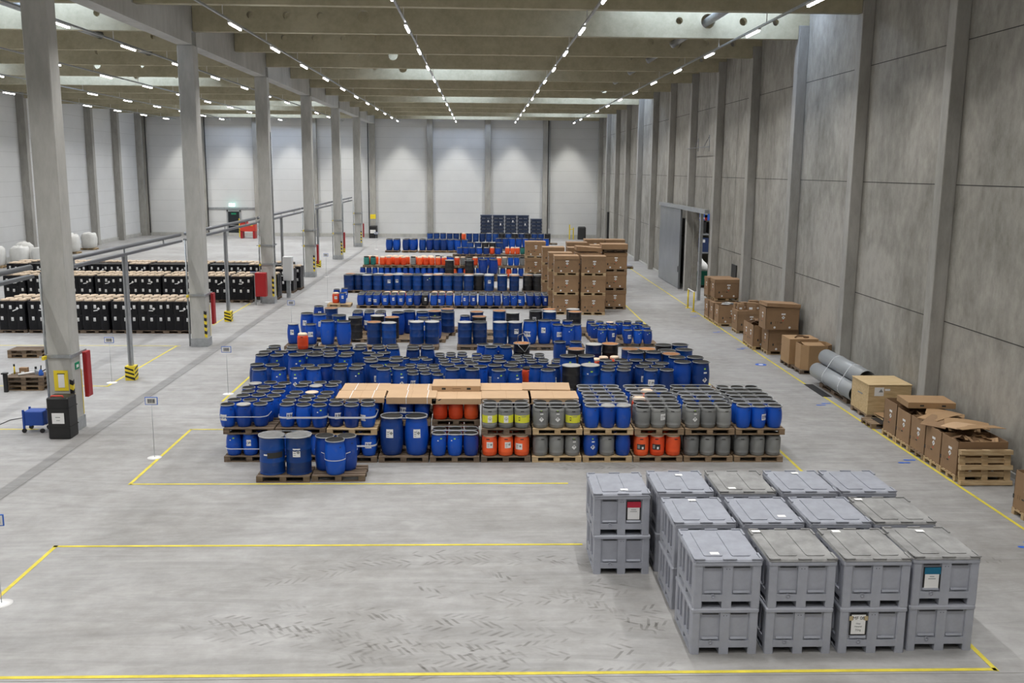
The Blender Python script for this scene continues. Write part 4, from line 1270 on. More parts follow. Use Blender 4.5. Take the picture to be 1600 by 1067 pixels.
def body_mesh(t, m, deco, n=20):
    b = MB(); b.lathe(PROF[t], m, n); f = rad(t); h = LIDZ[t][2]
    if t in 'GO':   # moulded grips
        for a in (0, 2.1, 4.2): b.patch(.186, a - .22, a + .22, h * .76, h * .80, 'print_dark', 4)
    if t in 'KM':
        for a in (.7, 3.6):
            z = h * .82; b.patch(lambda q: f(q) + .006, a - .2, a + .2, z - .02, z + .02, m, 4)
            b.patch(lambda q: f(q) + .008, a - .12, a + .12, z - .008, z + .006, 'print_dark', 4)
    s = {'K': 1, 'G': 1, 'O': 1, 'M': 1.3, 'L': 1.4, 'S': 1.3}[t]
    def paper(a, z, wa, hh):
        b.patch(f, a - wa, a + wa, z - hh / 2, z + hh / 2, 'white_paper', 6); g = lambda q: f(q) + .002
        b.diamond(g, a + wa * .45, z + .01, .032 * s, 'print_grey'); b.patch(g, a - wa * .8, a - wa * .05, z + hh * .12, z + hh * .22, 'print_grey', 2)
        b.patch(g, a - wa * .8, a - wa * .15, z - hh * .1, z - hh * .02, 'print_grey', 2); b.patch(g, a - wa * .8, a - wa * .2, z - hh * .32, z - hh * .26, 'print_grey', 2)
    if deco == 'paper': paper(.25, h * .52, .42 if t != 'S' else .3, .15 * s)
    if deco == 'paper2': paper(-.45, h * .45, .5 if t != 'S' else .33, .15 * s)
    if deco == 'square': paper(0, h * .6, .3, .15 * s)
    if deco == 'diamond':
        z = h * .42; b.diamond(f, .05, z, .062 * s, 'white_paper'); b.diamond(lambda q: f(q) + .002, .05, z + .02, .022 * s, 'print_grey')
        b.patch(f, -.12, .28, h * .64, h * .69, 'white_paper', 3); b.patch(f, -.08, .14, h * .77, h * .82, 'green_sticker', 3)
    if deco == 'sticker': b.patch(f, .1, .35, h * .78, h * .83, 'green_sticker', 3); b.patch(f, -.3, -.12, h * .70, h * .74, 'white_paper', 3)
    if deco == 'yellow':
        b.patch(f, -1.35, 1.35, h * .26, h * .60, 'yellow_band', 16); g = lambda q: f(q) + .002
        b.patch(g, -.28, .3, h * .28, h * .59, 'white_paper', 4); b.diamond(lambda q: f(q) + .004, .02, h * .45, .05, 'print_grey'); b.diamond(lambda q: f(q) + .005, .02, h * .45, .038, 'white_paper')
        b.diamond(lambda q: f(q) + .006, .02, h * .44, .016, 'print_dark')
    if deco == 'yellow2':
        b.patch(f, -1.35, 1.35, h * .26, h * .60, 'yellow_band', 16); g = lambda q: f(q) + .002
        b.patch(g, -.5, -.3, h * .36, h * .52, 'print_dark', 2); b.patch(lambda q: f(q) + .003, -.46, -.34, h * .40, h * .49, 'yellow_band', 2); b.patch(g, -.1, .5, h * .53, h * .56, 'print_grey', 3)
    if deco == 'blacklabel':
        b.patch(f, -.6, .5, h * .3, h * .55, 'print_dark', 6); g = lambda q: f(q) + .002
        b.patch(g, -.5, -.2, h * .35, h * .51, 'print_grey', 3); b.patch(g, .05, .3, h * .33, h * .44, 'white_paper', 3)
    if deco == 'smudge':
        b.patch(f, -.2, 1.1, h * .45, h * .60, 'print_dark', 8); b.patch(lambda q: f(q) + .002, -.5, -.2, h * .52, h * .56, 'white_paper', 3)
    return b.mesh('drum')
def lid_mesh(t, m):
    r, z0, z1 = LIDZ[t]; b = MB()
    if t == 'O': b.lathe([(.158, z0 - .005), (.162, z0 + .01), (.160, z0 + .045), (.13, z1 - .004), (.0, z1)], m, 20)
    elif t == 'G': b.lathe([(r - .01, z0), (r, z0 + .008), (r, z1 - .008), (r - .012, z1), (r - .03, z1 - .002), (r - .035, z1 - .018), (.03, z1 - .018), (0, z1 - .015)], m, 20)
    elif t == 'S': b.lathe([(r - .012, z1 - .006), (r - .018, z1 - .02), (.2, z1 - .02), (.19, z1 - .015), (.0, z1 - .015)], m, 24)
    else: b.lathe([(r - .006, z0 + .004), (r - .004, z1 - .012), (r - .014, z1), (r - .03, z1 - .002), (r - .036, z1 - .014), (r * .6, z1 - .010), (r * .58, z1 - .016), (0, z1 - .012)], m, 22)
    return b.mesh('lid')
def ring_mesh(t, m='ring_metal'):
    r, z0, z1 = LIDZ[t]; b = MB(); q = .010 if t != 'S' else .008; zc = (z0 + z1) / 2 if t != 'S' else z1 - .012
    prof = [(r + q * math.cos(a), zc + q * 1.3 * math.sin(a)) for a in [PI * 2 * i / 6 for i in range(7)]]
    b.lathe(prof, m, 24, cap=False); b.box(-.035, -r - .022, zc - .012, .035, -r - .006, zc + .012, m, Matrix.Rotation(1.1, 4, 'Z'))
    return b.mesh('clamp_ring')
BM = {'b': 'drum_blue', 'd': 'drum_blue_dim', 'g': 'drum_grey', 'o': 'drum_orange', 'k': 'drum_black', 't': 'drum_teal'}
LM = {'k': 'lid_black', 'c': 'lid_cream', 'w': 'lid_white', 'r': 'lid_rust', 'x': 'lid_steel'}
_c = {}
def cached(key, fn, *a):
    if key not in _c: _c[key] = fn(*a)
    return _c[key]
def one_piece(t, bm, lm, n=12):
    b = MB(); b.lathe(PROF[t], bm, n); r, z0, z1 = LIDZ[t]
    if t == 'O': b.lathe([(.158, z0 - .005), (.162, z0 + .045), (.13, z1 - .004), (.0, z1)], lm, n)
    else:
        b.lathe([(r, z0 - .01), (r + .006, z0 + .01), (r, z1)], 'ring_metal' if t != 'G' else lm, n); b.lathe([(r - .01, z1 + .001), (0, z1 + .001)], lm, n, cap=False)
    return b.mesh('drum')
NAMES = {'K': 'plastic_keg', 'M': 'plastic_drum', 'L': 'plastic_drum', 'S': 'steel_drum', 'G': 'screw_top_keg', 'O': 'screw_top_keg'}
HID = MB(); HIDP = MB()
def hidden_keg(x, y, z, bm='drum_blue'):
    HID.lathe(PROF['K'], bm, 10, Matrix.Translation((x, y, z))); HID.lathe([(.166, .522), (.166, .55), (0, .549)], 'lid_black', 10, Matrix.Translation((x, y, z)))
def hidden_pallet(x, y, z, m='wood_old'):
    HIDP.box(x - .6, y - .4, z + .1, x + .6, y + .4, z + .144, m)
    for q in (-.4, -.05, .3):
        for r in (-.6, -.0725, .455): HIDP.box(x + r, y + q, z, x + r + .145, y + q + .1, z + .1, m)
def drum(x, y, z, t, body, lid, label, deco=None, group=None, rz=0, far=False, cat=None):
    if t == 'K' and body in 'og t': t = 'O' if body == 'o' else 'G'
    bm = BM[body]
    if t == 'S' and body in 'bd': bm = 'steel_blue'
    lm = LM[lid]; nm = NAMES[t]
    if far:
        o = put(cached(('1', t, bm, lm), one_piece, t, bm, lm), nm, None, (x, y, z), rz)
    else:
        o = put(cached(('b', t, bm, deco), body_mesh, t, bm, deco), nm, None, (x, y, z), rz)
        put(cached(('l', t, lm), lid_mesh, t, lm), 'lid', o)
        if t not in 'GO': put(cached(('r', t), ring_mesh, t), 'clamp_ring', o)
    return tag(o, label, cat or ('keg' if t in 'KGO' else 'drum'), group)
CN = {'b': 'blue', 'd': 'blue', 'g': 'grey', 'o': 'orange', 'k': 'black', 't': 'teal'}
TN_ = {'K': 'small {} keg', 'M': 'mid-sized {} plastic drum', 'L': 'large {} plastic drum', 'S': '{} steel drum'}
LN = {'x': '', 'c': 'cream', 'w': 'pale', 'r': 'rusty', 'k': ''}
ROWS = {'A2': ('upper tier of nearest stacks', 'kegs on the upper tier of the nearest stacks'), 'B': ('second block', 'drums in the second block'), 'C': ('third block', 'drums in the third block'),
        'D': ('long keg row', 'kegs in the long fourth row'), 'E': ('steel drum row', 'drums in the steel drum row'),
        'F2': ('far stacks, upper tier', 'kegs on the upper tier of the far stacks'), 'F1': ('far stacks, lower tier', 'kegs on the lower tier of the far stacks'), 'FS': ('before far stacks', 'drums before the far stacks'),
        'G': ('far left drum row', 'drums in the far left row'), 'H': ('far middle row', 'drums in the far middle row'), 'I': ('rearmost row', 'drums in the rearmost rows')}
raw = [l.split() for l in DRUMS.strip().splitlines()]
raw = [r for r in raw if not (r[0] == 'A2' and float(r[1]) > 2.4)]
STK = {7: 'bbb bbb bbb bbb bbb bbb', 8: 'ggg ggg ogg ggg bob bgg', 9: 'ggg ggg bbb bbb ggg ggg', 10: 'bbb bbb ggg ggg ggg ggg'}
for i_, s_ in STK.items():
    for r_, c_ in enumerate(s_.split()):
        for q_, k_ in enumerate(c_):
            x_ = -5.57 + 1.239 * i_ + (q_ - 1) * .385 + random.uniform(-.008, .008) + (.04 if r_ in (2, 3) else 0)
            raw.append(['A2', x_, (22.63, 23.02, 23.46, 23.85, 24.29, 24.68)[r_] + random.uniform(-.006, .006), .838, 'K', k_, 'c' if k_ == 'o' else ('w' if (i_, r_) == (7, 0) and q_ else 'k')])
rows = {}
for r in raw: rows.setdefault(r[0], []).append([float(r[1]), float(r[2]), float(r[3]), r[4], r[5], r[6]])
def cover_with_pallets(L, zs, y0, step, row_word, simple=False, ms=('wood_old', 'wood_old', 'wood_mid'), x_first=None):
    """pallets laid side by side under a band of drums"""
    n_ = 0; R_ = {'K': .19, 'M': .24, 'L': .29, 'S': .292}; y = y0; band = 0; ymax = max(d[1] for d in L)
    while y < ymax + .2:
        S = sorted([d for d in L if y - .02 <= d[1] < y + step - .02], key=lambda d: d[0]); last = -99; px = []
        for d in S:
            if d[0] <= last: continue
            x0 = max(d[0] - R_[d[3]] - .01, last + .02) if last > -90 else d[0] - R_[d[3]] - .01
            px.append(x0 + .6); last = x0 + 1.2
        band += 1
        for i, x in enumerate(px):
            if 'second block' in row_word and band > 1: hidden_pallet(x, y + .4, zs); continue
            pallet(x, y + .4, zs, f'wooden pallet under drums, {row_word}, {ORD[band]} rank, {side(i, len(px))}', random.choice(ms), simple=simple, group='pallets under the drums')
            n_ += 1
        y += step
    return n_
for rn, L in rows.items():
    L.sort(key=lambda d: (d[2], d[1])); ph, grp = ROWS[rn]
    binw = {'A2': .34, 'B': .42, 'C': .5}.get(rn, .36)
    ranks = []; 
    for d in sorted(L, key=lambda d: d[1] + d[2] * 20):
        if ranks and d[1] - ranks[-1][0][1] < binw and abs(d[2] - ranks[-1][0][2]) < .1: ranks[-1].append(d)
        else: ranks.append([d])
    far = L[0][1] > 58
    for ri, rk_ in enumerate(ranks):
        rk_.sort(key=lambda d: d[0])
        for i, (x, y, z, t, b, l) in enumerate(rk_):
            look = TN_[t].format(CN[b]) + (f' with {LN[l]} lid' if l != 'k' else '')
            rank = 'front rank' if ri == 0 else f'{ORD[ri + 1]} rank'
            lab = f'{look}, {ph}, {rank}, {side(i, len(rk_))}'
            deco = None
            if rn == 'A2':
                if ri == 0: deco = ['paper2', None, None, 'paper', None, 'sticker', 'paper', None, 'paper2', None, None, None][i] if i < 12 else [None, 'paper', None, 'diamond', None, None][i % 6]
            elif rn == 'B': deco = random.choice([None, None, None, 'diamond', 'paper', 'sticker', 'paper2', None])
            elif not far: deco = random.choice([None, None, 'paper', 'square', 'paper2', None, 'sticker'] if t != 'S' else [None, None, 'sticker', None, 'square'])
            bb = b
            if b == 'b' and rn in ('B', 'E', 'G', 'I', 'H') and t != 'S': bb = 'd' if random.random() < (.75 if rn == 'B' else .55) else 'b'
            drum(x, y, z, t, bb, l, lab, deco, grp, random.uniform(-.35, .35) if not far else 0, far)
cover_with_pallets(rows['B'], 0, 28.74, .83, 'second block')
cover_with_pallets([d for d in rows['C']], 0, 37.12, .83, 'third block')
cover_with_pallets(rows['E'], 0, 54.7, .83, 'steel drum row', True)
cover_with_pallets(rows['G'], 0, 80.2, .83, 'far left drum row', True)
cover_with_pallets([d for d in rows['I']], 0, 84.2, .9, 'rearmost row', True)
# long keg row
for k in range(8):
    for j in range(2):
        pallet(-6.30 + .6 + k * 1.235, 48.75 + .195 + j * .84, 0, f'wooden pallet under the long keg row, {ORD[j + 1]} rank, {side(k, 8)}', 'wood_mid' if k % 3 == 0 else 'wood_old', group='pallets under the drums')
pallet(-7.25, 49.35, 0, 'wooden pallet at the left end of the long keg row', 'wood_new')
# far double stacks
for k in range(5):
    pallet(-6.1 + k * 1.23, 63.70, .694, f'upper rear wooden pallet in the far stacks, {side(k, 5)}', 'wood_mid', simple=True, group='pallets of the far stacks'); hidden_pallet(-6.1 + k * 1.23, 63.70, 0)
    for q in range(3): hidden_keg(-6.5 + k * 1.23 + q * .39, 63.7, .144)
for z, w_ in ((0, 'lower'), (.694, 'upper')):
    for k in range(10): pallet(-7.05 + k * 1.23, 62.85, z, f'{w_} wooden pallet in the far stacks, {side(k, 10)}', 'wood_mid', simple=True, group='pallets of the far stacks')
for x, nm in ((-2.0, 'left black'), (-.75, 'right black'), (.5, 'two large blue')):
    for k in range(3): pallet(x, 61.2 if x != -.75 else 61.2, .144 * k, f'wooden pallet under {nm} drum before far stacks, {["lowest", "middle", "topmost"][k]}', 'wood_old', simple=True)
for k in range(5):
    for q in range(3 if k < 3 or k == 4 else 3):
        pallet(-1.6 + k * 1.23, 76.0, .144 * q, f'wooden pallet in the far middle row, {["lowest", "middle", "topmost"][q]}, {side(k, 5)}', 'wood_old', simple=True) 
# ---- nearest stacks: lower tier, pallets, cardboard covers
SX = [-5.57 + 1.239 * i for i in range(11)]
SW = ['leftmost', 'second from left', 'third from left', 'fourth from left', 'fifth from left', 'middle', 'fifth from right', 'fourth from right', 'third from right', 'second from right', 'rightmost']
Z2 = .144 + .55
AY = [22.42, 23.25, 24.08]
AYL = [22.48, 23.42, 24.38]
PMAT = ['wood_old', 'wood_old', 'wood_old', 'wood_old', 'wood_old', 'wood_old', 'wood_new', 'wood_new', 'wood_mid', 'wood_mid', 'wood_mid']
LOW = {0: 'bbb', 1: 'bbb', 2: 'bbb', 4: 'bbb', 5: 'ooo', 6: 'ggg', 7: 'bgb', 8: 'ooo', 9: 'ggg', 10: 'ggg'}
LDEC = {(0, 0): 'sticker', (0, 1): 'square', (2, 1): 'paper2', (2, 2): 'paper', (4, 0): 'sticker', (4, 1): 'sticker', (5, 0): 'paper', (5, 1): 'paper', (5, 2): 'paper2', (6, 2): 'diamond', (7, 0): 'diamond', (8, 0): 'blacklabel', (8, 1): 'blacklabel'}
for i, x in enumerate(SX):
    for j, y in enumerate(AYL if i < 2 else AY):
        yc = y + .4; place = ['front', 'middle', 'back'][j]
        if j > 0: hidden_pallet(x, yc, 0)
        else: pallet(x, yc, 0, f'lower {place} wooden pallet of the nearest stacks, {SW[i]} stack', PMAT[i], group='lower pallets of the nearest stacks')
        if j == 0 and i == 3: continue
        if j > 0 and i not in (0, 1, 3, 4, 7): hidden_pallet(x + .01, yc, Z2)
        elif not (j == 0 and i == 4): pallet(x + .01, yc, Z2, f'upper {place} wooden pallet of the nearest stacks, {SW[i]} stack', PMAT[(i * 3 + j) % 11] if i < 6 else PMAT[i], group='upper pallets of the nearest stacks')
        cols = LOW.get(i, 'bbb'); 
        if j > 0 and i in (3, 4): cols = 'ooo' if i == 4 else 'bbb'
        for q in range(3):
            for r_ in range(2 if j == 0 else 1):
                b = cols[q]; yy = y + .2 + .395 * r_ if j == 0 else y + .3
                lid = 'c' if b == 'o' else 'k'
                if (j > 0 and not (i == 4 and j == 1)) or (r_ > 0 and i != 4 and i > 0): hidden_keg(x - .392 + .392 * q, yy, .144, BM[b]); continue
                dd = LDEC.get((i, q)) if (j == 0 and r_ == 0) else None
                drum(x - .392 + .392 * q, yy, .144, 'K', b, lid, f'{CN[b]} keg, lower tier, {SW[i]} of the nearest stacks, {["left", "middle", "right"][q]}, {["front rank", "second rank"][r_] if j == 0 else place + " pallet"}', dd, 'kegs on the lower tier of the nearest stacks', random.uniform(-.3, .3))
        # upper kegs hidden under the cardboard covers
        up_ = {(2, 1): 'bbb', (2, 2): 'bbb', (3, 1): 'bbb', (3, 2): 'bbb', (4, 1): 'ooo', (4, 2): 'ooo', (5, 1): 'bbb', (5, 2): 'bbb', (6, 1): 'bbb', (6, 2): 'bbb'}.get((i, j))
        if up_:
            for q in range(3):
                b = up_[q]
                if j == 2 or i == 2: hidden_keg(x - .392 + .392 * q, y + .21, Z2 + .144, BM[b]); continue
                drum(x - .392 + .392 * q, y + .21, Z2 + .144, 'K', b, 'c' if b == 'o' else 'k', f'{CN[b]} keg under cardboard cover, {SW[i]} of the nearest stacks, {place} pallet, {["left", "middle", "right"][q]}', 'paper2' if (i, j, q) == (3, 1, 1) else None, 'kegs under cardboard covers')
        if j == 0 and i in (5, 6):
            for q in range(3):
                for r_ in range(2):
                    dec = ('yellow', 'yellow', 'yellow2')[q] if i == 5 else ('diamond', 'diamond', 'yellow2')[q]
                    drum(x - .392 + .392 * q, y + .2 + .395 * r_, Z2 + .144, 'K', 'g', 'k', f'grey keg{" with yellow band" if dec[0] == "y" and r_ == 0 else ""}, upper tier, {SW[i]} nearest stack, {["left", "middle", "right"][q]}, {["front", "second"][r_]} rank', dec if r_ == 0 else None, 'grey kegs on the upper tier')
tag(HID.obj('stacked_kegs'), 'kegs behind the front rank of the nearest stacks, mostly hidden', 'keg', None, 'stuff')
tag(HIDP.obj('stacked_pallets'), 'pallets hidden under the rear ranks of drums and kegs', 'pallet', None, 'stuff')
# two tall drums on the fourth pallet, and the extra front pallets
for q, (dx, nm) in enumerate(((-.30, 'left'), (.30, 'right'))):
    drum(SX[3] + dx, AY[0] + .32, .144, 'L', 'b' if q else 'd', 'k', f'{nm} of two tall blue drums strapped together at the front of the nearest stacks', 'square', None, -.1 + .2 * q)
pallet(-4.45, 21.33, 0, 'wooden pallet standing out in front, under two blue steel drums', 'wood_old'); pallet(-3.22, 21.38, 0, 'half-empty wooden pallet standing out in front, under three blue plastic drums', 'wood_old', .02)
for q, nm in enumerate(('left', 'right')):
    drum(-4.74 + .6 * q, 21.28, .144, 'S', 'b', 'x', f'{nm} of two blue steel drums on the pallet standing out in front', ('smudge', 'square')[q])
drum(-3.58, 21.52, .144, 'M', 'b', 'k', 'rear left of three strapped blue plastic drums on the front right pallet')
drum(-3.08, 21.52, .144, 'M', 'b', 'k', 'rear right of three strapped blue plastic drums on the front right pallet')
drum(-3.30, 21.22 - .03, .144, 'M', 'b', 'k', 'foremost of three strapped blue plastic drums on the front right pallet')
# cardboard covers: open-bottomed trays pulled over the kegs
def tray(x, y, ztop, label, m='kraft_light', w_=1.235, d_=.83, h=.13, rz=0, tilt=(0, 0), marks=None, straps=None):
    o = tag(empty('cardboard_cover', (x, y, ztop), rz), label, 'cardboard cover', 'cardboard covers over the kegs')
    o.rotation_euler = (tilt[0], tilt[1], rz)
    a, b, t_ = w_ / 2, d_ / 2, .008
    mb = MB(); mb.box(-a, -b, -t_, a, b, 0, m)
    for q in ((-a, -b, a, -b + t_), (-a, b - t_, a, b), (-a, -b, -a + t_, b), (a - t_, -b, a, b)): mb.box(q[0], q[1], -h, q[2], q[3], -t_, m)
    mb.box(-.003, -b, 0, .003, b, .001, 'kraft_mid')
    if marks == 'holes':
        for sx in (-.32, .32): mb.box(sx - .05, -b - .002, -h * .65, sx + .05, -b, -h * .3, 'print_dark')
        mb.box(-.1, -b - .002, -h * .5, .12, -b, -h * .42, 'kraft_in')
    if marks == 'hazard':
        for q in range(2):
            xx = -a + .02 + q * .12; mb.add([(xx, -b - .002, -h * .35), (xx + .06, -b - .002, -.005), (xx + .11, -b - .002, -.005), (xx + .05, -b - .002, -h * .35)], [(0, 1, 2, 3)], 'print_dark')
    mb.obj('tray', o)
    if straps:
        for sx in straps:
            s_ = MB(); s_.box(sx - .008, -b - .003, .0, sx + .008, b, .003, 'strap'); s_.box(sx - .008, -b - .004, -h, sx + .008, -b, .003, 'strap'); s_.obj('strap', o)
    return o
ZC = Z2 + .144 + .55 + .012
tray(SX[2] + .1, AY[1] + .45, ZC, 'strapped cardboard cover on the third stack from left, nearer half', straps=(-.25, .3), d_=.82, w_=1.2, rz=.02)
tray(SX[2] + .12, AY[2] + .46, ZC, 'strapped cardboard cover on the third stack from left, rear half', straps=(-.25, .3), d_=.82, w_=1.2)
tray(SX[3] + .14, AY[1] + .36, ZC + .03, 'cardboard cover with torn tape on the fourth stack from left, nearer half', h=.16, straps=(-.12, .4))
tray(SX[3] + .1, AY[2] + .38, ZC, 'cardboard cover on the fourth stack from left, rear half', h=.12, straps=(-.12, .4))
tray(SX[4] + .03, AY[1] + .36, ZC, 'cardboard cover with black hazard stripes over orange kegs', marks='hazard', h=.14)
tray(SX[4] + .0, AY[2] + .34, ZC + .14, 'raised cardboard cover with two handle holes behind the hazard-striped one', marks='holes', h=.15)
tray(SX[5] + .03, AY[1] + .34, ZC + .02, 'cardboard cover behind the yellow-banded grey kegs', h=.13)
tray(SX[5] - .1, AY[2] + .36, ZC + .03, 'pale cardboard cover behind the middle stack, rear half', h=.13, w_=1.3)
tray(SX[6] - .03, AY[1] + .34, ZC + .02, 'cardboard cover on the fifth stack from right, nearer half', h=.15)
tray(SX[6] - .15, AY[2] + .36, ZC + .05, 'slightly askew cardboard cover on the fifth stack from right, rear half', h=.10, rz=-.04)
# packing straps
def stadium(x0, x1, y, z, r, y2=None, n=8, sag=0):
    y2 = y if y2 is None else y2; P = []
    for cx, cy, a0 in ((x1, y, -90), (x1, y2, 0), (x0, y2, 90), (x0, y, 180)):
        for i in range(n + 1): a = math.radians(a0 + 90 * i / n); P.append((cx + r * math.cos(a), cy + r * math.sin(a), z))
    return P
def strap(P, label, h=.02):
    mb = MB(); mb.band(P, h, .003, 'strap'); return tag(mb.obj('packing_strap'), label, 'strap', 'white packing straps')
for i, yy, j in [(i, y, j) for i in (4, 5, 6, 7, 8, 9, 10) for j, y in enumerate((AY[0] + .2, AY[0] + .595, AY[1] + .2, AY[1] + .595, AY[2] + .2, AY[2] + .595))]:
    if i < 7 and j > 1: continue
    up_ = [d for d in rows['A2'] if abs(d[0] - SX[i]) < .62 and abs(d[1] - yy) < .22]
    zt = (.144 if i == 4 else Z2 + .144) + .558
    if i >= 7:
        if len(up_) < 3: continue
        up_.sort(); yy = sum(d[1] for d in up_) / len(up_); xa, xb = up_[0][0], up_[-1][0]
    else: xa, xb = SX[i] - .392, SX[i] + .392
    strap(stadium(xa, xb, yy - .0, zt - .004, .172, yy + .0), f'white strap round the keg tops, {ORD[j + 1]} rank, {SW[i]} of the nearest stacks', .016)
for i, (xa, xb) in enumerate(((-5.95, -5.17), (-4.6, -3.82), (-3.5, -2.72))):
    y_ = [d for d in rows['A2'] if xa - .25 < d[0] < xb + .25 and d[1] < 22.9]
    xa = min(d[0] for d in y_); xb = max(d[0] for d in y_); ym = min(d[1] for d in y_)
    strap(stadium(xa, xb, ym, Z2 + .144 + .27, .196, ym + .5), f'white strap round the waist of upper kegs, {["leftmost", "second", "third"][i]} stack', .02 if i == 0 else .045)
strap(stadium(SX[0] - .392, SX[0] + .392, AY[0] + .2, .144 + .2, .196, AY[0] + .6), 'white strap round the lower kegs of the leftmost stack', .02)
strap(stadium(SX[2] - .392, SX[2] + .392, AY[0] + .2, .144 + .27, .196, AY[0] + .6), 'white strap round the lower kegs of the third stack', .04)
strap([(p[0], p[1], .7 - (.1 if p[1] < 21.15 else 0) - .1) for p in stadium(-3.30, -3.30, 21.19, .6, .244, 21.19)[-9:] + stadium(-3.3, -3.3, 21.19, .6, .244)[:9] + stadium(-3.58, -3.08, 21.52, .6, .244)[9:27]], 'white strap round three blue plastic drums out in front', .016)
strap(stadium(-4.74, -4.14, 21.28, 1.03, .297), 'white strap over the tops of two blue steel drums', .014)
strap(stadium(SX[3] - .3, SX[3] + .3, AY[0] + .32, 1.10, .268), 'white strap over the tops of two tall blue drums', .014)
# orange keg standing on a lid, left of the second block; canister on the far drums
drum(-6.03, 32.3, .944, 'K', 'o', 'c', 'orange keg standing on drum lids at the left rear of the second block')
drum(-1.45, 82.5, 1.1, 'K', 'o', 'c', 'orange keg standing on top of the far left drum row', far=True)
# ---- grey pallet boxes
def crate_body():
    b = MB(); g = 'crate_grey'; h = .72
    b.box(-.455, -.555, .105, .455, .555, .70, g)                                     # inner tub
    b.cbox(-.50, -.60, .66, .50, .60, h, .02, g)                                     # rim
    b.box(-.485, -.585, .105, .485, .585, .21, g)
    for sx in (-1, 1):
        for sy in (-1, 1):
            x0, x1 = sorted((sx * .49, sx * .36)); y0, y1 = sorted((sy * .59, sy * .45)); b.cbox(x0, y0, 0, x1, y1, .68, .015, g)
        x0, x1 = sorted((sx * .487, sx * .40)); b.box(x0, -.07, 0, x1, .07, .68, g)       # middle rib of the long side
        x0, x1 = sorted((sx * .487, sx * .45)); b.box(x0, -.45, .21, x1, -.42, .66, g)
        for y in (-.27, .22): b.box(x0, y - .01, .24, x1, y + .03, .62, g)
    for sy in (-1, 1):
        y0, y1 = sorted((sy * .587, sy * .45)); b.box(-.07, y0, 0, .07, y1, .68, g)
        for sx in (-1, 1):
            y2, y3 = sorted((sy * .572, sy * .5)); x0, x1 = sorted((sx * .09, sx * .33)); b.box(x0, y2, .235, x1, y3, .255, g)
            y2, y3 = sorted((sy * .565, sy * .5)); b.box(x0, y2, .615, x1, y3, .625, 'print_dark'); b.box(x0, y2, .64, x1, y3, .65, 'print_dark')
            b.add([(x0, sy * .588, .24), (x1, sy * .588, .24), (x1, sy * .57, .27), (x0, sy * .57, .27)], [(0, 1, 2, 3) if sy < 0 else (3, 2, 1, 0)], 'crate_lid')
    for x in (-.02, .025): b.box(x - .005, -.5885, .60, x + .005, -.587, .612, 'print_dark')
    b.box(-.07, -.45, 0, .07, .45, .03, g); b.box(-.49, -.45, .0, -.36, .45, .03, g); b.box(.36, -.45, 0, .49, .45, .03, g)
    return b.mesh('body')
def crate_lid(m):
    b = MB(); b.cbox(-.505, -.605, .0, .505, .605, .028, .03, m)
    for sx in (-.19, .22):
        P = [(-.12, -.46), (.12, -.46), (.14, -.43), (.14, .47), (-.14, .47), (-.14, -.43)]
        b.prism([(x + sx, y) for x, y in P], .028, .040, m)
    for x0, x1, y0, y1 in ((-.5, -.34, -.60, -.57), (-.08, .12, -.60, -.57), (.34, .5, -.60, -.57), (-.5, -.47, -.6, -.36), (.47, .5, -.6, -.36), (-.5, -.34, .57, .6), (-.08, .12, .57, .6), (.34, .5, .57, .6), (-.5, -.47, .36, .6), (.47, .5, .36, .6)):
        b.box(x0, y0, .028, x1, y1, .045, m)
    return b.mesh('lid')
CB = crate_body(); CLm = [crate_lid('crate_lid'), crate_lid('crate_lid_dirty')]
plug = MB(); plug.lathe([(.032, -.03), (.032, .0), (.02, .0), (.018, -.02)], 'crate_lid', 12); plug.lathe([(.0, -.018), (.018, -.018)], 'print_dark', 10, cap=False); PLUG = plug.mesh('drain_plug')
def crate(x, y, z, label, lid=0, tilt=0, paper=None):
    o = tag(empty('pallet_box', (x, y, z)), label, 'plastic box', 'grey plastic pallet boxes')
    put(CB, 'body', o)
    if lid is not None:
        l = put(CLm[lid], 'lid', o, (0, 0, .721)); l.rotation_euler = (0, tilt, 0)
        if paper: m_ = MB(); m_.box(paper[0], paper[1], .0415, paper[0] + .13, paper[1] + .09, .0425, 'white_paper'); m_.obj('paper_label', l)
    p = put(PLUG, 'drain_plug', o, (-.2, -.595, .19)); p.rotation_euler = (PI / 2, 0, 0)
    return o
CXs = [3.63, 4.70, 5.77, 6.88]; CN_ = ['leftmost', 'second from left', 'third from left', 'rightmost']
PAP = {(0, 0): (-.22, -.42), (0, 2): (-.3, .44), (0, 3): (-.02, .38), (0, 1): (-.46, .45), (1, 0): (-.05, .42), (1, 1): (.15, -.36), (1, 3): (-.42, .44), (2, 0): (.0, .3), (2, 1): (-.3, -.45), (2, 2): (.0, .4)}
boxes = {}
for r, (yf, rw) in enumerate(((12.99, 'front row'), (14.46, 'middle row'), (15.95, 'rear row'))):
    for c_, x in enumerate(CXs):
        xx = x + (.03 * ((c_ * 7 + r * 3) % 3 - 1)); y = yf + .6 + (.06 if (c_, r) == (3, 0) else 0)
        boxes[(r, c_, 0)] = crate(xx - .01, y, 0, f'lower grey pallet box, {rw}, {CN_[c_]}', None)
        boxes[(r, c_, 1)] = crate(xx, y, .722, f'upper lidded grey pallet box, {rw}, {CN_[c_]}', 1 if (r, c_) in ((0, 1), (0, 2), (2, 1), (1, 3), (0, 3)) else 0, 0, PAP.get((r, c_)))
lb = crate(2.49, 16.45, 0, 'lower grey pallet box of the stack standing apart on the left', None)
ub = crate(2.47, 16.45, .722, 'upper grey pallet box with red-topped sheet, standing apart on the left', 0, -.012, (.0, -.42))
